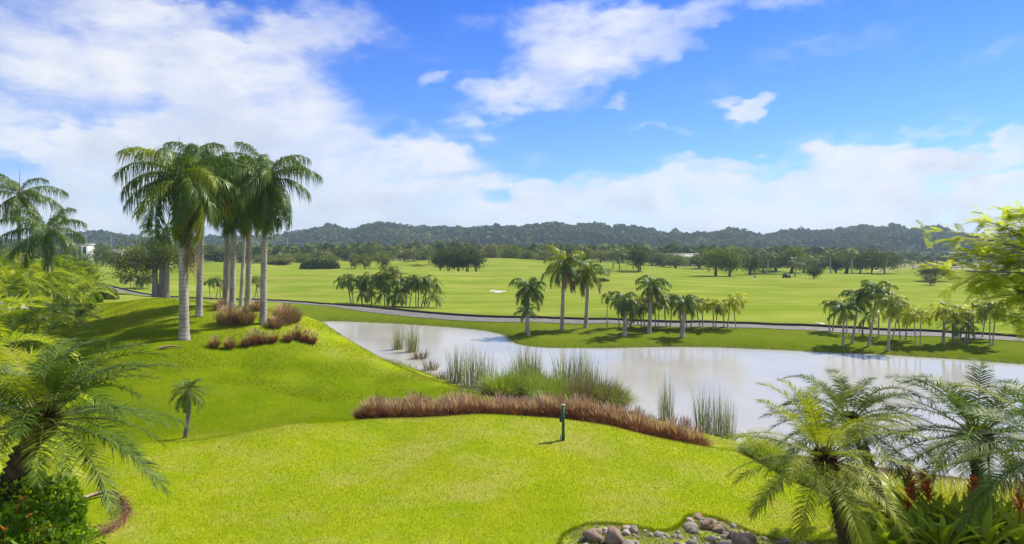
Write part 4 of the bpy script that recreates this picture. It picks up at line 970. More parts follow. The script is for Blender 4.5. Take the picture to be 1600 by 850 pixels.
# ------------------------------------------------------------------ grasses
def blade_clump(n, h, spread, wid, arch=.5, r0=.08, seg=4, plumes=0, mats=('redgrass', 'plume'), upright=.0, name='grass_clump', dry=0.):
    g = G(); a = rng.uniform(0, 6.28, n); q = np.linspace(0, 1, seg + 1)
    ln = h * rng.uniform(.55, 1.12, n); out = rng.uniform(.05, 1, n) ** .7 * spread; b = np.stack([np.cos(a), np.sin(a), 0 * a], -1)
    base = b * (rng.random(n) ** .5 * r0)[:, None]
    P = base[:, None] + b[:, None] * (out[:, None] * q ** (1.5 + upright))[..., None]; P[..., 2] = ln[:, None] * (q - arch * (out / spread)[:, None] * q ** 2.5 * .55)
    P[..., :2] += (rng.normal(0, .05 * h, (n, 1, 2)) * q[None, :, None] ** 2)
    W = wid * (1.05 - .95 * q ** 1.5)[None] * rng.uniform(.7, 1.2, (n, 1))
    w = np.stack([-np.sin(a + rng.normal(0, .8, n)), np.cos(a), 0 * a], -1); w /= np.linalg.norm(w, axis=1)[:, None]
    nd = int(n * dry)
    if nd: g.strips(P[:nd] * np.array([1.2, 1.2, .75]), W[:nd], w[:nd, None], 1)
    g.strips(P[nd:], W[nd:], w[nd:, None], 0)
    if plumes:
        a = rng.uniform(0, 6.28, plumes); o_ = rng.uniform(.1, 1., plumes) * spread; D = np.stack([np.cos(a) * o_, np.sin(a) * o_, h * rng.uniform(.85, 1.25, plumes)], -1)
        P = D[:, None] * np.array([.66, .8, .92, 1.])[None, :, None]; P[:, 3, 2] -= .04 * h
        g.strips(P, np.tile(np.array([[.004, .016, .014, .003]]) * h, (plumes, 1)), np.stack([-np.sin(a), np.cos(a), 0 * a], -1)[:, None], 1)
    return g.mesh(name, [MT[m] for m in mats])
RG = [blade_clump(420, .80, .52, .0085, .95, .2, 4, int(rng.integers(15, 70))) for _ in range(6)]
hl = chaikin([(560,28.6),(620,28.3),(700,28.0),(780,27.7),(860,27.2),(940,26.6),(1020,25.9),(1080,25.2),(1108,24.9)], 2, False)
for row in range(3):
    hp = np.array([((px - CX) / F * Y + .0, Y + row * .42) for px, Y in hl]); s_ = np.concatenate([[0], np.cumsum(np.linalg.norm(np.diff(hp, axis=0), axis=1))])
    for t in np.arange(.1 + row * .3 + rng.uniform(0, .2), s_[-1] - row * .3, .38):
        x = np.interp(t, s_, hp[:, 0]) + rng.normal(0, .07); y = np.interp(t, s_, hp[:, 1]) + rng.normal(0, .08)
        o = obj('fountain_grass_clump', RG[rng.integers(6)], None, (x, y, float(zg(x, y)) - .02), (0, 0, rng.uniform(0, 6.28)), (lambda q: (q * 1.12, q * 1.12, q * rng.uniform(.78, 1.18)))(rng.uniform(.85, 1.25)))
        tag(o, 'reddish fountain grass clump in the long curved row behind the near lawn', 'ornamental grass', 'red fountain grass row')
rows = [(335,540),(359,541),(385,537),(398,534),(410,533),(427,531),(450,530),(464,526),(476,530),(488,533)]
for i, (px, py) in enumerate(rows):
    b = hit(px, py + 4, 30, 60); o = obj('fountain_grass_clump', RG[i % 5], None, b, (0, 0, i), (1.0, 1.0, .85 if i not in (3, 7) else 1.1))
    tag(o, 'small reddish grass tuft in the short row on the mound, %s from the left' % ORD[i], 'ornamental grass', 'small grass tufts on the mound')
TG = [blade_clump(900, 1.15, .95, .010, .55, .65, 4, 160, ('tangrass', 'plume')) for _ in range(2)]
for i, (px, py, sc, lab) in enumerate([(357,506,.95,'wide tan grass bush left of the rightmost mound palm'),(382,506,.85,'tan grass bush touching the left of the rightmost mound palm'),(444,504,1.0,'bushy tan grass right of the rightmost mound palm'),(431,512,.62,'low tan grass tuft in front of the bushy one right of the mound palms'),
        (458,502,.75,'tan grass bush at the right end of the mound'),(345,484,.6,'tan grass tuft behind the middle mound palms'),(400,486,.6,'low tan grass tuft behind the rightmost mound palm')]):
    b = hit(px, py, 35, 75); tag(obj('grass_bush', TG[i % 2], None, b, (0, 0, i * 1.3), sc), lab, 'ornamental grass')
RD = [blade_clump(120, 2.9, .34, .014, .10, .5, 4, 0, ('reed', 'reed_dry'), .6, 'reed_clump', .32) for _ in range(3)]
RDry = [blade_clump(110, 1.2, .6, .02, .5, .5, 4, 0, ('reed_dry', 'reed_dry'), 0, 'reed_clump', .0) for _ in range(2)]
def wpt(px, py): x, y = wl(px, py); return (x, y, -.15)
for i, (px, py, sx, sz, dry, lab) in enumerate([(622,546,.9,.92,0,'left of two reed clumps standing off the mound shore'),(644,550,1.2,1.0,0,'right of two reed clumps standing off the mound shore'),(656,560,1.3,.8,1,'dead brown reeds collapsed at the mound shore'),(672,578,1.0,.9,1,'brown dry reeds along the shore below the mound'),
        (712,598,1.2,.95,0,'tall reed clump left in the middle of the near shore'),(737,604,1.3,1.0,0,'dense tall reed clump beside the shore bush'),(757,606,1.2,.95,0,'reed clump just left of the grassy shore bush'),(690,592,.9,.7,1,'thin dry reeds between mound shore and tall reed clump'),
        (815,600,1.3,1.0,0,'reeds rising behind the left of the shore bush'),(832,600,1.2,1.0,0,'reeds rising behind the centre of the shore bush'),(880,606,1.3,.95,0,'reeds behind the right half of the shore bush'),(905,606,1.2,1.0,0,'tall reeds at the right end of the shore bush'),(925,612,1.0,.9,0,'rightmost reeds behind the shore bush'),
        (995,648,.45,.6,1,'thin dry reeds standing in open water right of the shore bush'),(1041,656,.7,.92,0,'narrow upright reed clump in the water right of the shore bush'),(1072,666,.4,.7,1,'sparse dry reeds between two green reed clumps'),(1098,678,.85,.92,0,'wide reed clump behind the end of the red grass row'),
        (1122,688,.7,.92,0,'reed clump second from right beyond the red grass row'),(1140,694,.5,.92,0,'rightmost reed clump in the pond beyond the lawn')]):
    m = (RDry if dry else RD)[i % (2 if dry else 3)]
    tag(obj('reed_clump', m, None, wpt(px, py), (0, 0, i), (sx * 1.15, sx * 1.15, sz * 1.12)), lab, 'reeds', 'reeds along the near shore')
LG = [blade_clump(1700, 1.6, 1.35, .015, 1.15, .8, 5, 0, ('longgrass', 'reed_dry'), -.4, 'long_grass', .28) for _ in range(2)]
LD = blade_clump(1700, 1.6, 1.35, .014, 1.25, .8, 5, 0, ('reed_dry', 'longgrass'), -.4, 'long_grass', .3)
for i, (px, py, Y, sc, m, lab) in enumerate([(785,0,42,1.0,LG[0],'left part of the green shore grass mound'),(818,0,43.5,1.15,LG[1],'tall green part of the shore grass mound'),(850,0,42,1.1,LG[0],'middle green part of the shore grass mound'),(880,0,41,1.05,LG[1],'right green part of the shore grass mound'),
        (905,0,40,1.0,LD,'brown matted grass at the right of the shore mound'),(930,0,40.5,1.15,LD,'brown drooping grass at the right end of the shore mound'),(948,0,40.5,.95,LG[0],'green tuft hanging over the water at the shore mound end'),(860,0,38.5,.7,LG[1],'low green grass between red row and shore mound')]):
    b = gz(px, Y); b[2] = max(b[2], .2); tag(obj('long_grass_clump', m, None, b, (0, 0, i * 1.7), (sc * 1.15, sc * 1.15, sc * 1.42)), lab, 'grass clump', 'long grass on the near shore')
# strap grasses on the right bank
BG = [blade_clump(420, .95, .85, .013, .9, .25, 5, 0, ('brightgrass', 'tangrass'), -.2, 'strap_grass', .04) for _ in range(3)]
DGm = [blade_clump(300, .55, .5, .010, 1.1, .15, 4, 0, ('longgrass', 'date'), -.3, 'border_grass', .35) for _ in range(2)]
for i, (px, Y) in enumerate([(1385,16.5),(1415,16.2),(1445,16),(1475,15.8),(1400,18),(1440,17.6),(1480,17.2),(1510,16.6),(1545,16.2),(1580,15.8),(1530,18),(1420,14.9),(1465,14.6),(1500,14.8),(1180,23.3),(1205,22.6)]):
    b = gz(px, Y); o = obj('strap_grass_clump', BG[i % 3], None, b, (0, 0, i * 2.1), rng.uniform(.9, 1.2)); 
    tag(o, 'bright green arching strap grass on the slope behind the bromeliads' if i < 14 else ('bright strap grass tuft at the far corner of the near lawn, ' + ('left one' if i == 14 else 'right one')), 'ornamental grass', 'strap grass on the right slope' if i < 14 else 'strap grass at the lawn corner')
bl_ = [(1168,22.6),(1200,21.6),(1240,20.7),(1280,19.8),(1320,19.0),(1360,18.3),(1385,17.6)]
for k in range(26):
    t = k / 25 * (len(bl_) - 1); j = min(int(t), len(bl_) - 2); u = t - j
    px = bl_[j][0] * (1 - u) + bl_[j + 1][0] * u; Y = bl_[j][1] * (1 - u) + bl_[j + 1][1] * u + .35
    for rr_ in range(2):
        b = gz(px + rng.normal(0, 3), Y + rr_ * .5); tag(obj('border_grass_clump', DGm[k % 2], None, b, (0, 0, k), rng.uniform(.9, 1.25)), 'dark green arching border grass along the right edge of the near lawn', 'ornamental grass', 'border grass along the lawn edge')

# bromeliads with red flower spikes
def brom_leaf(e, L_):
    g = G(); q = np.linspace(0, 1, 7); th = R(e) - R(38) * q ** 1.6; dx = np.cumsum(np.cos(th)) - np.cos(th[0]); dz = np.cumsum(np.sin(th)) - np.sin(th[0])
    P = np.stack([dx, 0 * q, dz], -1) * L_ / 6; W = np.array([.035, .048, .056, .06, .056, .04, .006]) * L_ / .75
    up = np.stack([-np.sin(th), 0 * q, np.cos(th)], -1); Yv = np.array([0, 1., 0])
    Lf = P - Yv * W[:, None] + up * (W * .45)[:, None]; Rt = P + Yv * W[:, None] + up * (W * .45)[:, None]
    V = np.stack([Lf, P, Rt], 1).reshape(-1, 3); i = np.arange(6)[:, None] * 3
    g.add(V, np.concatenate([i + np.array([[0, 1, 4, 3]]), i + np.array([[1, 2, 5, 4]])])); return g.mesh('leaf', MT['brom'], True)
BLM = [(e, brom_leaf(e, l)) for e, l in [(80,.8),(66,.85),(52,.85),(38,.8),(24,.7)]]
def spike_mesh():
    g = G(); g.tube(np.array([[0, 0, .1], [.01, 0, .55], [.03, .01, 1.02]]), [.014, .012, .006], 6)
    for z in np.linspace(.62, 1.05, 13):
        N = 5; a = rng.uniform(0, 6.28, N); q = np.linspace(0, 1, 4); l = .15 * (1.45 - z) + .03
        D = np.stack([np.cos(a), np.sin(a), np.full(N, .9)], -1)
        g.strips(np.array([.02, 0, z])[None, None] + D[:, None] * (l * q)[None, :, None], np.tile(np.array([[.008, .02, .016, .002]]), (N, 1)), np.stack([-np.sin(a), np.cos(a), 0 * a], -1)[:, None])
    return g.mesh('flower_spike', MT['flower'])
SPK = spike_mesh()
brs = [(1352,13.3,0),(1385,13.0,0),(1408,12.8,1),(1432,13.2,0),(1462,12.8,1),(1490,12.5,0),(1440,12.2,0),(1515,12.2,1),(1545,12.6,0),(1590,12.0,1),(1400,12.2,0),(1370,12.3,0),(1570,12.9,0),(1475,11.8,0),(1345,12.5,0),(1540,11.7,0),(1425,13.6,1),(1610,12.6,0)]
for i, (px, Y, sp_) in enumerate(sorted(brs)):
    b = gz(px, Y); b[2] += .02
    root = thing('bromeliad', 'broad-leaved bromeliad %s in the lower right bed, %s from the left' % ('with red flower spike' if sp_ else 'rosette', ORD[i]), 'bromeliad', b, 'bromeliads in the lower right bed')
    sc = rng.uniform(.92, 1.12)
    for k in range(17):
        e, m = BLM[min(4, int(k / 17 * 5))]; obj('leaf', m, root, (0, 0, 0), (0, rng.normal(0, .1), k * 2.39996 + rng.normal(0, .2)), sc * rng.uniform(.85, 1.15))
    if sp_: obj('flower_spike', SPK, root, (0, 0, 0), (rng.normal(0, .06), rng.normal(0, .08), i), 1.12)

# ------------------------------------------------------------------ stones
def stone_mesh(seed, sub=3, rough=.22):
    import bmesh
    r_ = np.random.default_rng(seed); bm = bmesh.new(); bmesh.ops.create_icosphere(bm, subdivisions=sub, radius=1)
    k = r_.normal(size=(5, 3)) * 1.3; ph = r_.uniform(0, 6.28, 5); ax = np.array([1, r_.uniform(.7, .95), r_.uniform(.55, .85)])
    for v in bm.verts:
        c = np.array(v.co); f = 1 + rough * np.mean(np.sin(k @ c * 1.7 + ph)) * 2; v.co = c * f * ax
    me = bpy.data.meshes.new('river_stone'); bm.to_mesh(me); bm.free()
    for p in me.polygons: p.use_smooth = True
    return me
SM = [stone_mesh(i) for i in range(6)]
for m in SM: m.materials.append(MT['stone'])
BM_ = [stone_mesh(20 + i, 4) for i in range(3)]
for m in BM_: m.materials.append(MT['boulder'])
for i, (px, py, w, h, lab) in enumerate([(928,845,30,26,'dark brown boulder at the left of the rock bed'),(960,852,33,32,'rounded brown boulder beside the dark one in the rock bed'),(1106,826,24,24,'upright brown boulder at the top of the rock bed'),(1165,858,38,34,'large tan boulder at the bottom right of the rock bed'),
        (1090,810,18,8,'flat reddish stone at the upper tip of the rock bed'),(1124,832,18,13,'small rounded boulder beside the upright one'),(1147,843,16,18,'dark stone behind the large tan boulder')]):
    b = hit(px, py, 9, 20); s = b[1] / F; o = obj('boulder', BM_[i % 3], None, b + np.array([0, 0, h * s * .3]), (0, 0, i * 1.9), (w * s * .55, w * s * .5, h * s * .62)); tag(o, lab, 'boulder')
placed = 0
bx0, bx1 = bedw[:, 0].min(), bedw[:, 0].max(); by0, by1 = 12.8, bedw[:, 1].max()
while placed < 160:
    x, y = rng.uniform(bx0, bx1), rng.uniform(by0, by1)
    if sdf(bedw, np.array([x]), np.array([y]))[0] < .08: continue
    r = rng.gamma(5, .011) + .02
    o = obj('river_stone', SM[placed % 6], None, (x, y, float(zg(x, y)) + r * .18), (rng.normal(0, .3), rng.normal(0, .3), rng.uniform(0, 6.28)), (r, r, r * .9))
    tag(o, 'small rounded river stone lying in the rock bed', 'stone', 'river stones in the rock bed'); placed += 1
# fine gravel and weeds in the bed
g = G(); n = 5000; x = rng.uniform(bx0, bx1, n); y = rng.uniform(by0, by1, n); ok = sdf(bedw, x, y) > .05; x, y = x[ok], y[ok]
oct_v = np.array([[1,0,0],[0,1,0],[-1,0,0],[0,-1,0],[0,0,.7],[0,0,-.7]]); oct_f = np.array([[0,1,4],[1,2,4],[2,3,4],[3,0,4],[1,0,5],[2,1,5],[3,2,5],[0,3,5]])
r = rng.uniform(.008, .024, len(x)); V = np.stack([x, y, zg(x, y) + r * .3], -1)[:, None] + (oct_v[None] + rng.normal(0, .15, (len(x), 6, 3))) * r[:, None, None]
g.add(V, (np.arange(len(x))[:, None, None] * 6 + oct_f[None]).reshape(-1, 3)); o = obj('gravel', g.mesh('gravel', MT['stone'])); o['kind'] = 'stuff'

# ------------------------------------------------------------------ lawn blades
def lawn_blades():
    g = G(); Y = 10 + (36 - 10) * rng.random(560000) ** 1.0; X = rng.uniform(-.85, .62, len(Y)) * Y
    keep = rng.random(len(Y)) < np.clip(1.15 - (Y - 10) / 40, .3, 1)
    X, Y = X[keep], Y[keep]
    bad = (sdf(bedw, X, Y) > -.01) | (sdf(PB, X, Y) > -.05) | (sdf(LB, X, Y) > .05) | (sdf(pond, X, Y) > -.5)
    X, Y = X[~bad], Y[~bad]; n = len(X); Z = zg(X, Y); B = np.stack([X, Y, Z - .006], -1)
    a = rng.uniform(0, 6.28, n); h = rng.uniform(.016, .046, n) * (1 + Y / 60); w = .0026 * (1 + Y / 14)
    d = np.stack([np.cos(a), np.sin(a), 0 * a], -1); T = B + np.stack([rng.normal(0, .5, n), rng.normal(0, .5, n), np.ones(n)], -1) * h[:, None]
    V = np.stack([B - d * w[:, None], B + d * w[:, None], T], 1).reshape(-1, 3); g.add(V, np.arange(n * 3).reshape(-1, 3))
    o = obj('lawn_grass', g.mesh('lawn_grass', MT['lawnblade'])); o['kind'] = 'stuff'
lawn_blades()
def mound_blades():
    g = G(); n = 170000; Y = rng.uniform(34, 62, n); X = rng.uniform(-.78, 0.02, n) * Y; ok = (sdf(pond, X, Y) < -1.) & (np.sin(X * 1.7 + np.sin(Y)) + np.sin(Y * 1.3 - X * .6) + rng.normal(0, .9, n) > -.4)
    X, Y = X[ok], Y[ok]; n = len(X); B = np.stack([X, Y, zg(X, Y) - .006], -1); a = rng.uniform(0, 6.28, n); d = np.stack([np.cos(a), np.sin(a), 0 * a], -1)
    h = rng.uniform(.03, .10, n); T = B + np.stack([rng.normal(0, .5, n), rng.normal(0, .5, n), np.ones(n)], -1) * h[:, None]; w = rng.uniform(.010, .02, n)[:, None]
    g.add(np.stack([B - d * w, B + d * w, T], 1).reshape(-1, 3), np.arange(n * 3).reshape(-1, 3)); o = obj('mound_grass', g.mesh('mound_grass', MT['moundblade'])); o['kind'] = 'stuff'
mound_blades()
# turf lip round the rock bed
g = G(); P = np.concatenate([bedw, bedw[:1]]); s_ = np.concatenate([[0], np.cumsum(np.linalg.norm(np.diff(P, axis=0), axis=1))])
t = rng.uniform(0, s_[-1], 9000); x = np.interp(t, s_, P[:, 0]) + rng.normal(0, .025, 9000); y = np.interp(t, s_, P[:, 1]) + rng.normal(0, .025, 9000); z = zg(x, y)
a = rng.uniform(0, 6.28, 9000); d = np.stack([np.cos(a), np.sin(a), 0 * a], -1); B = np.stack([x, y, z - .01], -1); T = B + np.stack([rng.normal(0, .03, 9000), rng.normal(0, .03, 9000), rng.uniform(.04, .09, 9000)], -1)
g.add(np.stack([B - d * .005, B + d * .005, T], 1).reshape(-1, 3), np.arange(27000).reshape(-1, 3)); o = obj('bed_edge_grass', g.mesh('bed_edge_grass', MT['lawnblade'])); o['kind'] = 'stuff'

def fringe(name, P, n, spread, hmin, hmax, w, mat, closed=True, test=None):
    P = np.concatenate([P, P[:1]]) if closed else P; s_ = np.concatenate([[0], np.cumsum(np.linalg.norm(np.diff(P, axis=0), axis=1))])
    t = rng.uniform(0, s_[-1], n); x = np.interp(t, s_, P[:, 0]) + rng.normal(0, spread, n); y = np.interp(t, s_, P[:, 1]) + rng.normal(0, spread, n); z = zg(x, y)
    ok = z > -.12
    if test is not None: ok &= test(x, y)
    patchy = np.sin(t * .9) * .5 + np.sin(t * .23 + 1) * .5; ok &= rng.random(n) < .65 + .35 * patchy
    x, y, z = x[ok], y[ok], z[ok]; n = len(x); a = rng.uniform(0, 6.28, n); d = np.stack([np.cos(a), np.sin(a), 0 * a], -1); h = rng.uniform(hmin, hmax, n)
    B = np.stack([x, y, z - .02], -1); T = B + np.stack([rng.normal(0, .35, n), rng.normal(0, .35, n), np.ones(n)], -1) * h[:, None]
    g = G(); g.add(np.stack([B - d * w, B + d * w, T], 1).reshape(-1, 3), np.arange(n * 3).reshape(-1, 3)); o = obj(name, g.mesh(name, MT[mat])); o['kind'] = 'stuff'
fringe('shore_grass', pond, 16000, .35, .12, .42, .018, 'longgrass')
fringe('dry_shore_grass', pond, 5000, .3, .1, .4, .016, 'reed_dry')
fringe('path_edge_grass', pathw + np.array([0, -1.6]), 6000, .15, .05, .16, .02, 'longgrass', False)
n = 9000; x = rng.uniform(bx0, bx1, n); y = rng.uniform(by0, by1, n); ok = (sdf(bedw, x, y) > 0) & (np.sin(x * 5.1) + np.sin(y * 6.3 + x * 2) + rng.normal(0, .6, n) > .2); x, y = x[ok], y[ok]; n = len(x)
a = rng.uniform(0, 6.28, n); d = np.stack([np.cos(a), np.sin(a), 0 * a], -1); B = np.stack([x, y, zg(x, y) - .01], -1); T = B + np.stack([rng.normal(0, .04, n), rng.normal(0, .04, n), rng.uniform(.04, .12, n)], -1)
g = G(); g.add(np.stack([B - d * .008, B + d * .008, T], 1).reshape(-1, 3), np.arange(n * 3).reshape(-1, 3)); o = obj('bed_weeds', g.mesh('bed_weeds', MT['longgrass'])); o['kind'] = 'stuff'

# ------------------------------------------------------------------ small things
b = hit(880, 688, 15, 30); post = thing('green_post', 'slim green post with black fittings on the near lawn crest', 'post', b)
s = b[1] / F
g = G(); g.box((0, 0, .53), (.044, .044, .56)); obj('post', g.mesh('post', MT['greenpost']), post)
g = G(); g.box((.0, 0, 1.105), (.05, .05, .014)); obj('cap', g.mesh('cap', MT['steel']), post)
g = G(); g.box((.09, -.02, .78), (.035, .05, .09)); obj('switch_box', g.mesh('switch_box', MT['black']), post)
g = G(); g.box((-.085, -.02, .66), (.03, .045, .075)); obj('switch_box', g.mesh('switch_box', MT['black']), post)
g = G(); g.tube(np.array([[-.08, 0, 0], [-.08, 0, .14], [-.08, 0, .17]]), [.022, .022, .03], 8); obj('tap', g.mesh('tap', MT['steel']), post)

# fallen frond with pale sheath at lower left
def fallen():
    pix = [(128,786),(150,778),(170,774),(187,780),(197,794),(200,806),(190,820),(172,832),(150,840),(128,848),(108,862)]
    W_ = chaikin([hit(a, c_, 8, 20) + np.array([0, 0, .07]) for a, c_ in pix], 2, False); b0 = W_[len(W_) // 2].copy(); b0[2] -= .07; W_ = W_ - b0
    root = thing('fallen_frond', 'curled brown fallen palm frond with pale sheath on the lawn at lower left', 'dead frond', b0)
    g = G(); P = W_[:14]; k = len(P); T = np.gradient(P, axis=0); T /= np.linalg.norm(T, axis=1)[:, None]; sd_ = np.cross(T, [0, 0, 1.]); wv = np.linspace(.10, .03, k)
    V = np.stack([P - sd_ * wv[:, None] + np.array([0, 0, .05]), P - np.array([0, 0, .02]), P + sd_ * wv[:, None] + np.array([0, 0, .06])], 1)
    i = np.arange(k - 1)[:, None] * 3; g.add(V.reshape(-1, 3), np.concatenate([i + np.array([[0, 1, 4, 3]]), i + np.array([[1, 2, 5, 4]])]))
    obj('sheath', g.mesh('sheath', MT['sheath'], True), root)
    g = G(); Q = W_[12:]; g.tube(Q, np.linspace(.022, .006, len(Q)), 6); obj('stalk', g.mesh('stalk', MT['deadfrond'], True), root)
    g = G(); N = 900; t = rng.uniform(0, .93, N); m = len(Q) - 1; ln = rng.uniform(.25, .6, N); q = np.linspace(0, 1, 5)
    tt = np.clip(t[:, None] + q[None] * (ln / 2.6)[:, None], 0, 1) * m; PP = np.stack([np.interp(tt, np.arange(m + 1), Q[:, c_]) for c_ in range(3)], -1)
    PP += rng.normal(0, .13, (N, 1, 3)) * q[None, :, None] ** .8 + rng.normal(0, .018, (N, 1, 3)); PP[..., 2] = np.maximum(PP[..., 2], -.04)
    g.strips(PP, np.tile(.006 * (1.1 - q)[None], (N, 1)), rng.normal(size=(N, 1, 3)) * .6); obj('leaflets', g.mesh('leaflets', MT['deadfrond']), root)
fallen()
b = hit(263, 547, 30, 60); g = G(); q = np.linspace(0, 1, 7); g.tube(np.stack([(q - .5) * 1.1, q * .5, .06 + .12 * np.sin(q * 3)], -1), .10 * (1.05 - q * .8), 7)
tag(obj('fallen_sheath', g.mesh('fallen_sheath', MT['deadfrond']), None, b), 'brown fallen palm sheath lying on the mound left of the nearest royal palm', 'dead frond')

# bunkers, flags, cart
def patch(name, px, py, rx, ry, mat, label=None, cat=None, kind=None, dz=.06):
    b = hit(px, py, 60, 400); s = b[1] / F; n = 22; a = np.arange(n) / n * 6.283; w = 1 + .25 * np.sin(a * 3 + px) + .12 * np.sin(a * 5)
    ryw = ry * b[1] ** 2 / F / (CZ - b[2]); x = b[0] + np.cos(a) * rx * s * w; y = b[1] + np.sin(a) * ryw * w
    V = np.vstack([np.column_stack([x, y, zg(x, y) + dz]), [b[0], b[1], float(zg(b[0], b[1])) + dz]]) - b
    g = G(); g.add(V, [[i, (i + 1) % n, n] for i in range(n)]); o = obj(name, g.mesh(name, mat), None, b)
    if kind: o['kind'] = kind
    else: tag(o, label, cat)
    return o
for p in [(780,456,9,1.6),(770,455,5,1.),(1282,506,6,1.2),(1535,492,16,1.2),(1480,420,30,1.0),(1375,423,8,.8)]: patch('bunker', *p, MT['sand'], kind='structure')
MT['puddle'] = NT('puddle_water').bsdf((.30, .29, .26), .04, .5)
for p in [(580,484.2,9,.9),(618,486.6,10,.9),(1418,520.5,12,1.)]: patch('puddle', *p, MT['puddle'], kind='structure', dz=.075)
for px, py, m, lab in [(1178,438,'blue','small blue flag on a stick far out on the fairway'),(1513,452,'red','small red flag on a stick at the right of the fairway')]:
    b = hit(px, py, 60, 400); r_ = thing('golf_flag', lab, 'flag', b)
    g = G(); g.tube(np.array([[0, 0, -.05], [0, 0, .5], [0, 0, 1.2]]), [.03, .03, .03], 6); obj('pole', g.mesh('pole', MT['white']), r_)
    g = G(); g.box((.32, 0, .95), (.3, .015, .22)); obj('cloth', g.mesh('cloth', MT[m]), r_)
b = hit(1229, 434.5, 60, 400); r_ = thing('golf_cart', 'small dark golf cart parked on the far fairway before the right grove', 'golf cart', b, None, .3)
g = G(); g.box((0, 0, .55), (1.05, .55, .2)); g.box((.75, 0, .8), (.3, .5, .12)); g.box((-.8, 0, .85), (.25, .5, .18)); obj('body', g.mesh('body', MT['black']), r_)
g = G(); g.box((-.15, 0, .88), (.3, .5, .1)); g.box((-.42, 0, 1.1), (.06, .5, .25)); obj('seat', g.mesh('seat', MT['glassd']), r_)
g = G(); g.tube(np.array([[.35, .3, .8], [.2, .3, 1.2]]), [.03, .03], 6); g.tube(np.array([[.2, .1, 1.2], [.2, .5, 1.2]]), [.03, .03], 6); obj('steering_wheel', g.mesh('steering_wheel', MT['black']), r_)
for sx in (-.7, .7):
    for sy in (-.55, .55):
        g = G(); g.tube(np.array([[sx, sy - .09, .26], [sx, sy, .26], [sx, sy + .09, .26]]), [.26, .28, .26], 14); obj('wheel', g.mesh('wheel', MT['black']), r_)

# far buildings
def building(label, px0, px1, ytop, Y, storeys=1, roof='white', slab=True, name='house'):
    s = Y / F; xc = ((px0 + px1) / 2 - CX) * s; b = np.array([xc, Y, float(zg(xc, Y))]); W = (px1 - px0) * s / 2; H = CZ - (ytop - HY) * s - b[2]
    r_ = thing(name, label, 'building', b); D = min(W, 6)
    g = G(); g.box((0, D, H / 2 - .3), (W * .94, D, H / 2 + .1)); obj('wall', g.mesh('wall', MT['white']), r_)
    g = G(); g.box((0, D, H + .05), (W * 1.06, D * 1.1, .22)); obj('roof', g.mesh('roof', MT[roof]), r_)
    n = max(2, int(W * 2 / 3.2))
    for k in range(n):
        for f_ in range(storeys):
            g = G(); hw = W * .94 / n * .62; hh = H / storeys * .3; cx = -W * .94 + (k + .5) * 2 * W * .94 / n; cz = H * (f_ + .48) / storeys
            g.box((cx, -.03, cz), (hw, .08, hh)); w_ = obj('window', g.mesh('window', MT['glassd']), r_)
            g = G(); g.box((cx, -.14, cz - hh - .06), (hw * 1.15, .08, .06)); obj('sill', g.mesh('sill', MT['white']), w_)
    return r_
building('white two-storey modern house with flat roof beyond the left palms', 119, 137, 382, 300, 2)
building('long low white house roof among the trees left of the banyan', 168, 203, 390, 330)
building('large pale-roofed hall between the trees at centre right', 1030, 1090, 397, 345, 1, 'roof', name='hall')
building('distant low shed with reddish roof right of the grove', 1372, 1392, 392, 620, 1, 'roof', name='shed')
building('long distant warehouse with pale roof under the right hills', 1455, 1540, 394, 680, 1, 'white', name='warehouse')
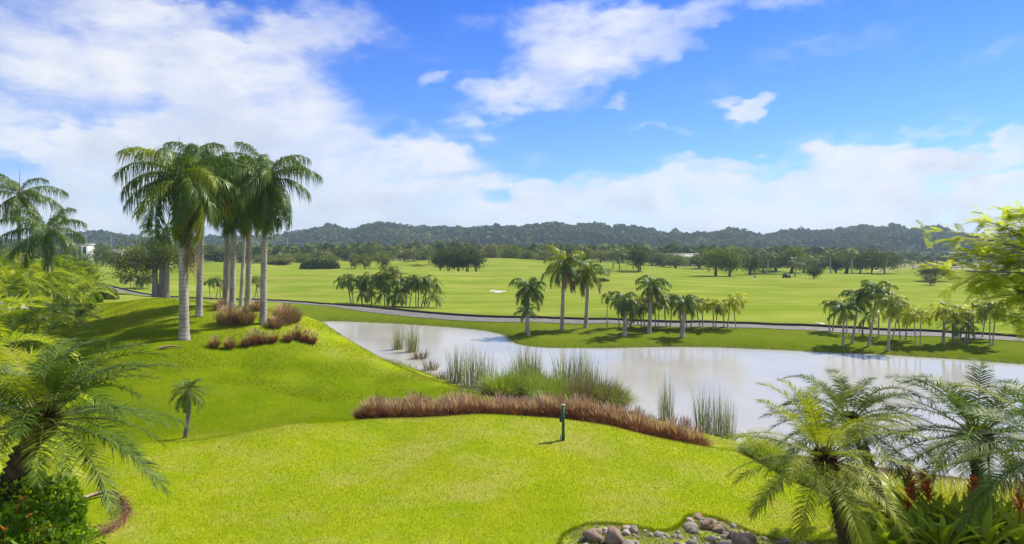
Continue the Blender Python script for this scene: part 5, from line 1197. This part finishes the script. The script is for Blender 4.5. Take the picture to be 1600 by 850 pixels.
for i, (px, Y, ty) in enumerate([(449,700,372),(135,640,365),(174,700,368),(530,690,378),(473,720,378)]):
    b = gz(px, Y); H = CZ - (ty - HY) * Y / F - b[2]; r_ = thing('power_pylon', 'slim steel power pylon in front of the hills, %s' % ['left of the low ridge','leftmost, above the white house','second from the left','right one below the ridge peak','middle one behind the tree belt'][i], 'pylon', b, 'power pylons before the hills')
    g = G()
    for sx in (-.8, .8): g.tube(np.array([[sx, 0, -.5], [sx * .5, 0, H * .5], [sx * .12, 0, H]]), [.16, .14, .1], 5)
    obj('mast', g.mesh('mast', MT['steel']), r_)
    g = G()
    for z in (.78, .9): g.tube(np.array([[-2., 0, H * z], [0, 0, H * z + .2], [2., 0, H * z]]), [.08, .1, .08], 5)
    obj('crossarm', g.mesh('crossarm', MT['steel']), r_)
# young palm plantation on the far right plain
for i in range(70):
    u = rng.uniform(.555, .80); Y = 330 + (i % 5) * 22 + rng.normal(0, 3); X = u * Y; b = np.array([X, Y, float(zg(X, Y))])
    r_ = thing('young_palm', 'young palm in the planted rows on the far right plain', 'palm tree', b, 'young palms on the far right plain'); H = rng.uniform(2.6, 4.2)
    g = G(); g.tube(np.array([[0, 0, -.2], [0, 0, H * .5], [0, 0, H]]), [.16, .12, .1], 5); obj('trunk', g.mesh('trunk', MT['stem']), r_)
    crown(r_, 'slim', (0, 0, H), 7, 1.2, 70, -5)
# garden terrace at the far left
def slab_on(name, pts, dz, mat):
    P = np.array([hit(a, c_, 20, 120) for a, c_ in pts]); P[:, 2] += dz; n = len(P); g = G(); g.add(np.vstack([P, P - np.array([0, 0, .3])]), [[i, (i + 1) % n, n + (i + 1) % n, n + i] for i in range(n)]); g.add(P, [list(range(n))] if n == 4 else [[0, i, i + 1] for i in range(1, n - 1)])
    o = obj(name, g.mesh(name, mat)); o['kind'] = 'structure'; return o
slab_on('garden_terrace', [(-40, 488), (40, 484), (62, 476), (-40, 474)], .12, MT['white'])

# ------------------------------------------------------------------ air
g = G(); g.box((0, 1200, 45), (2600, 1800, 50))
hz_ = obj('haze', g.mesh('haze', [])); hz_['kind'] = 'stuff'
hm = bpy.data.materials.new('haze_air'); hm.use_nodes = True; t_ = hm.node_tree; t_.nodes.clear()
pv = t_.nodes.new('ShaderNodeVolumePrincipled'); pv.inputs['Color'].default_value = (.66, .84, 1.0, 1); pv.inputs['Density'].default_value = .00021; pv.inputs['Anisotropy'].default_value = .1
om = t_.nodes.new('ShaderNodeOutputMaterial'); t_.links.new(pv.outputs[0], om.inputs['Volume']); hz_.data.materials.append(hm)
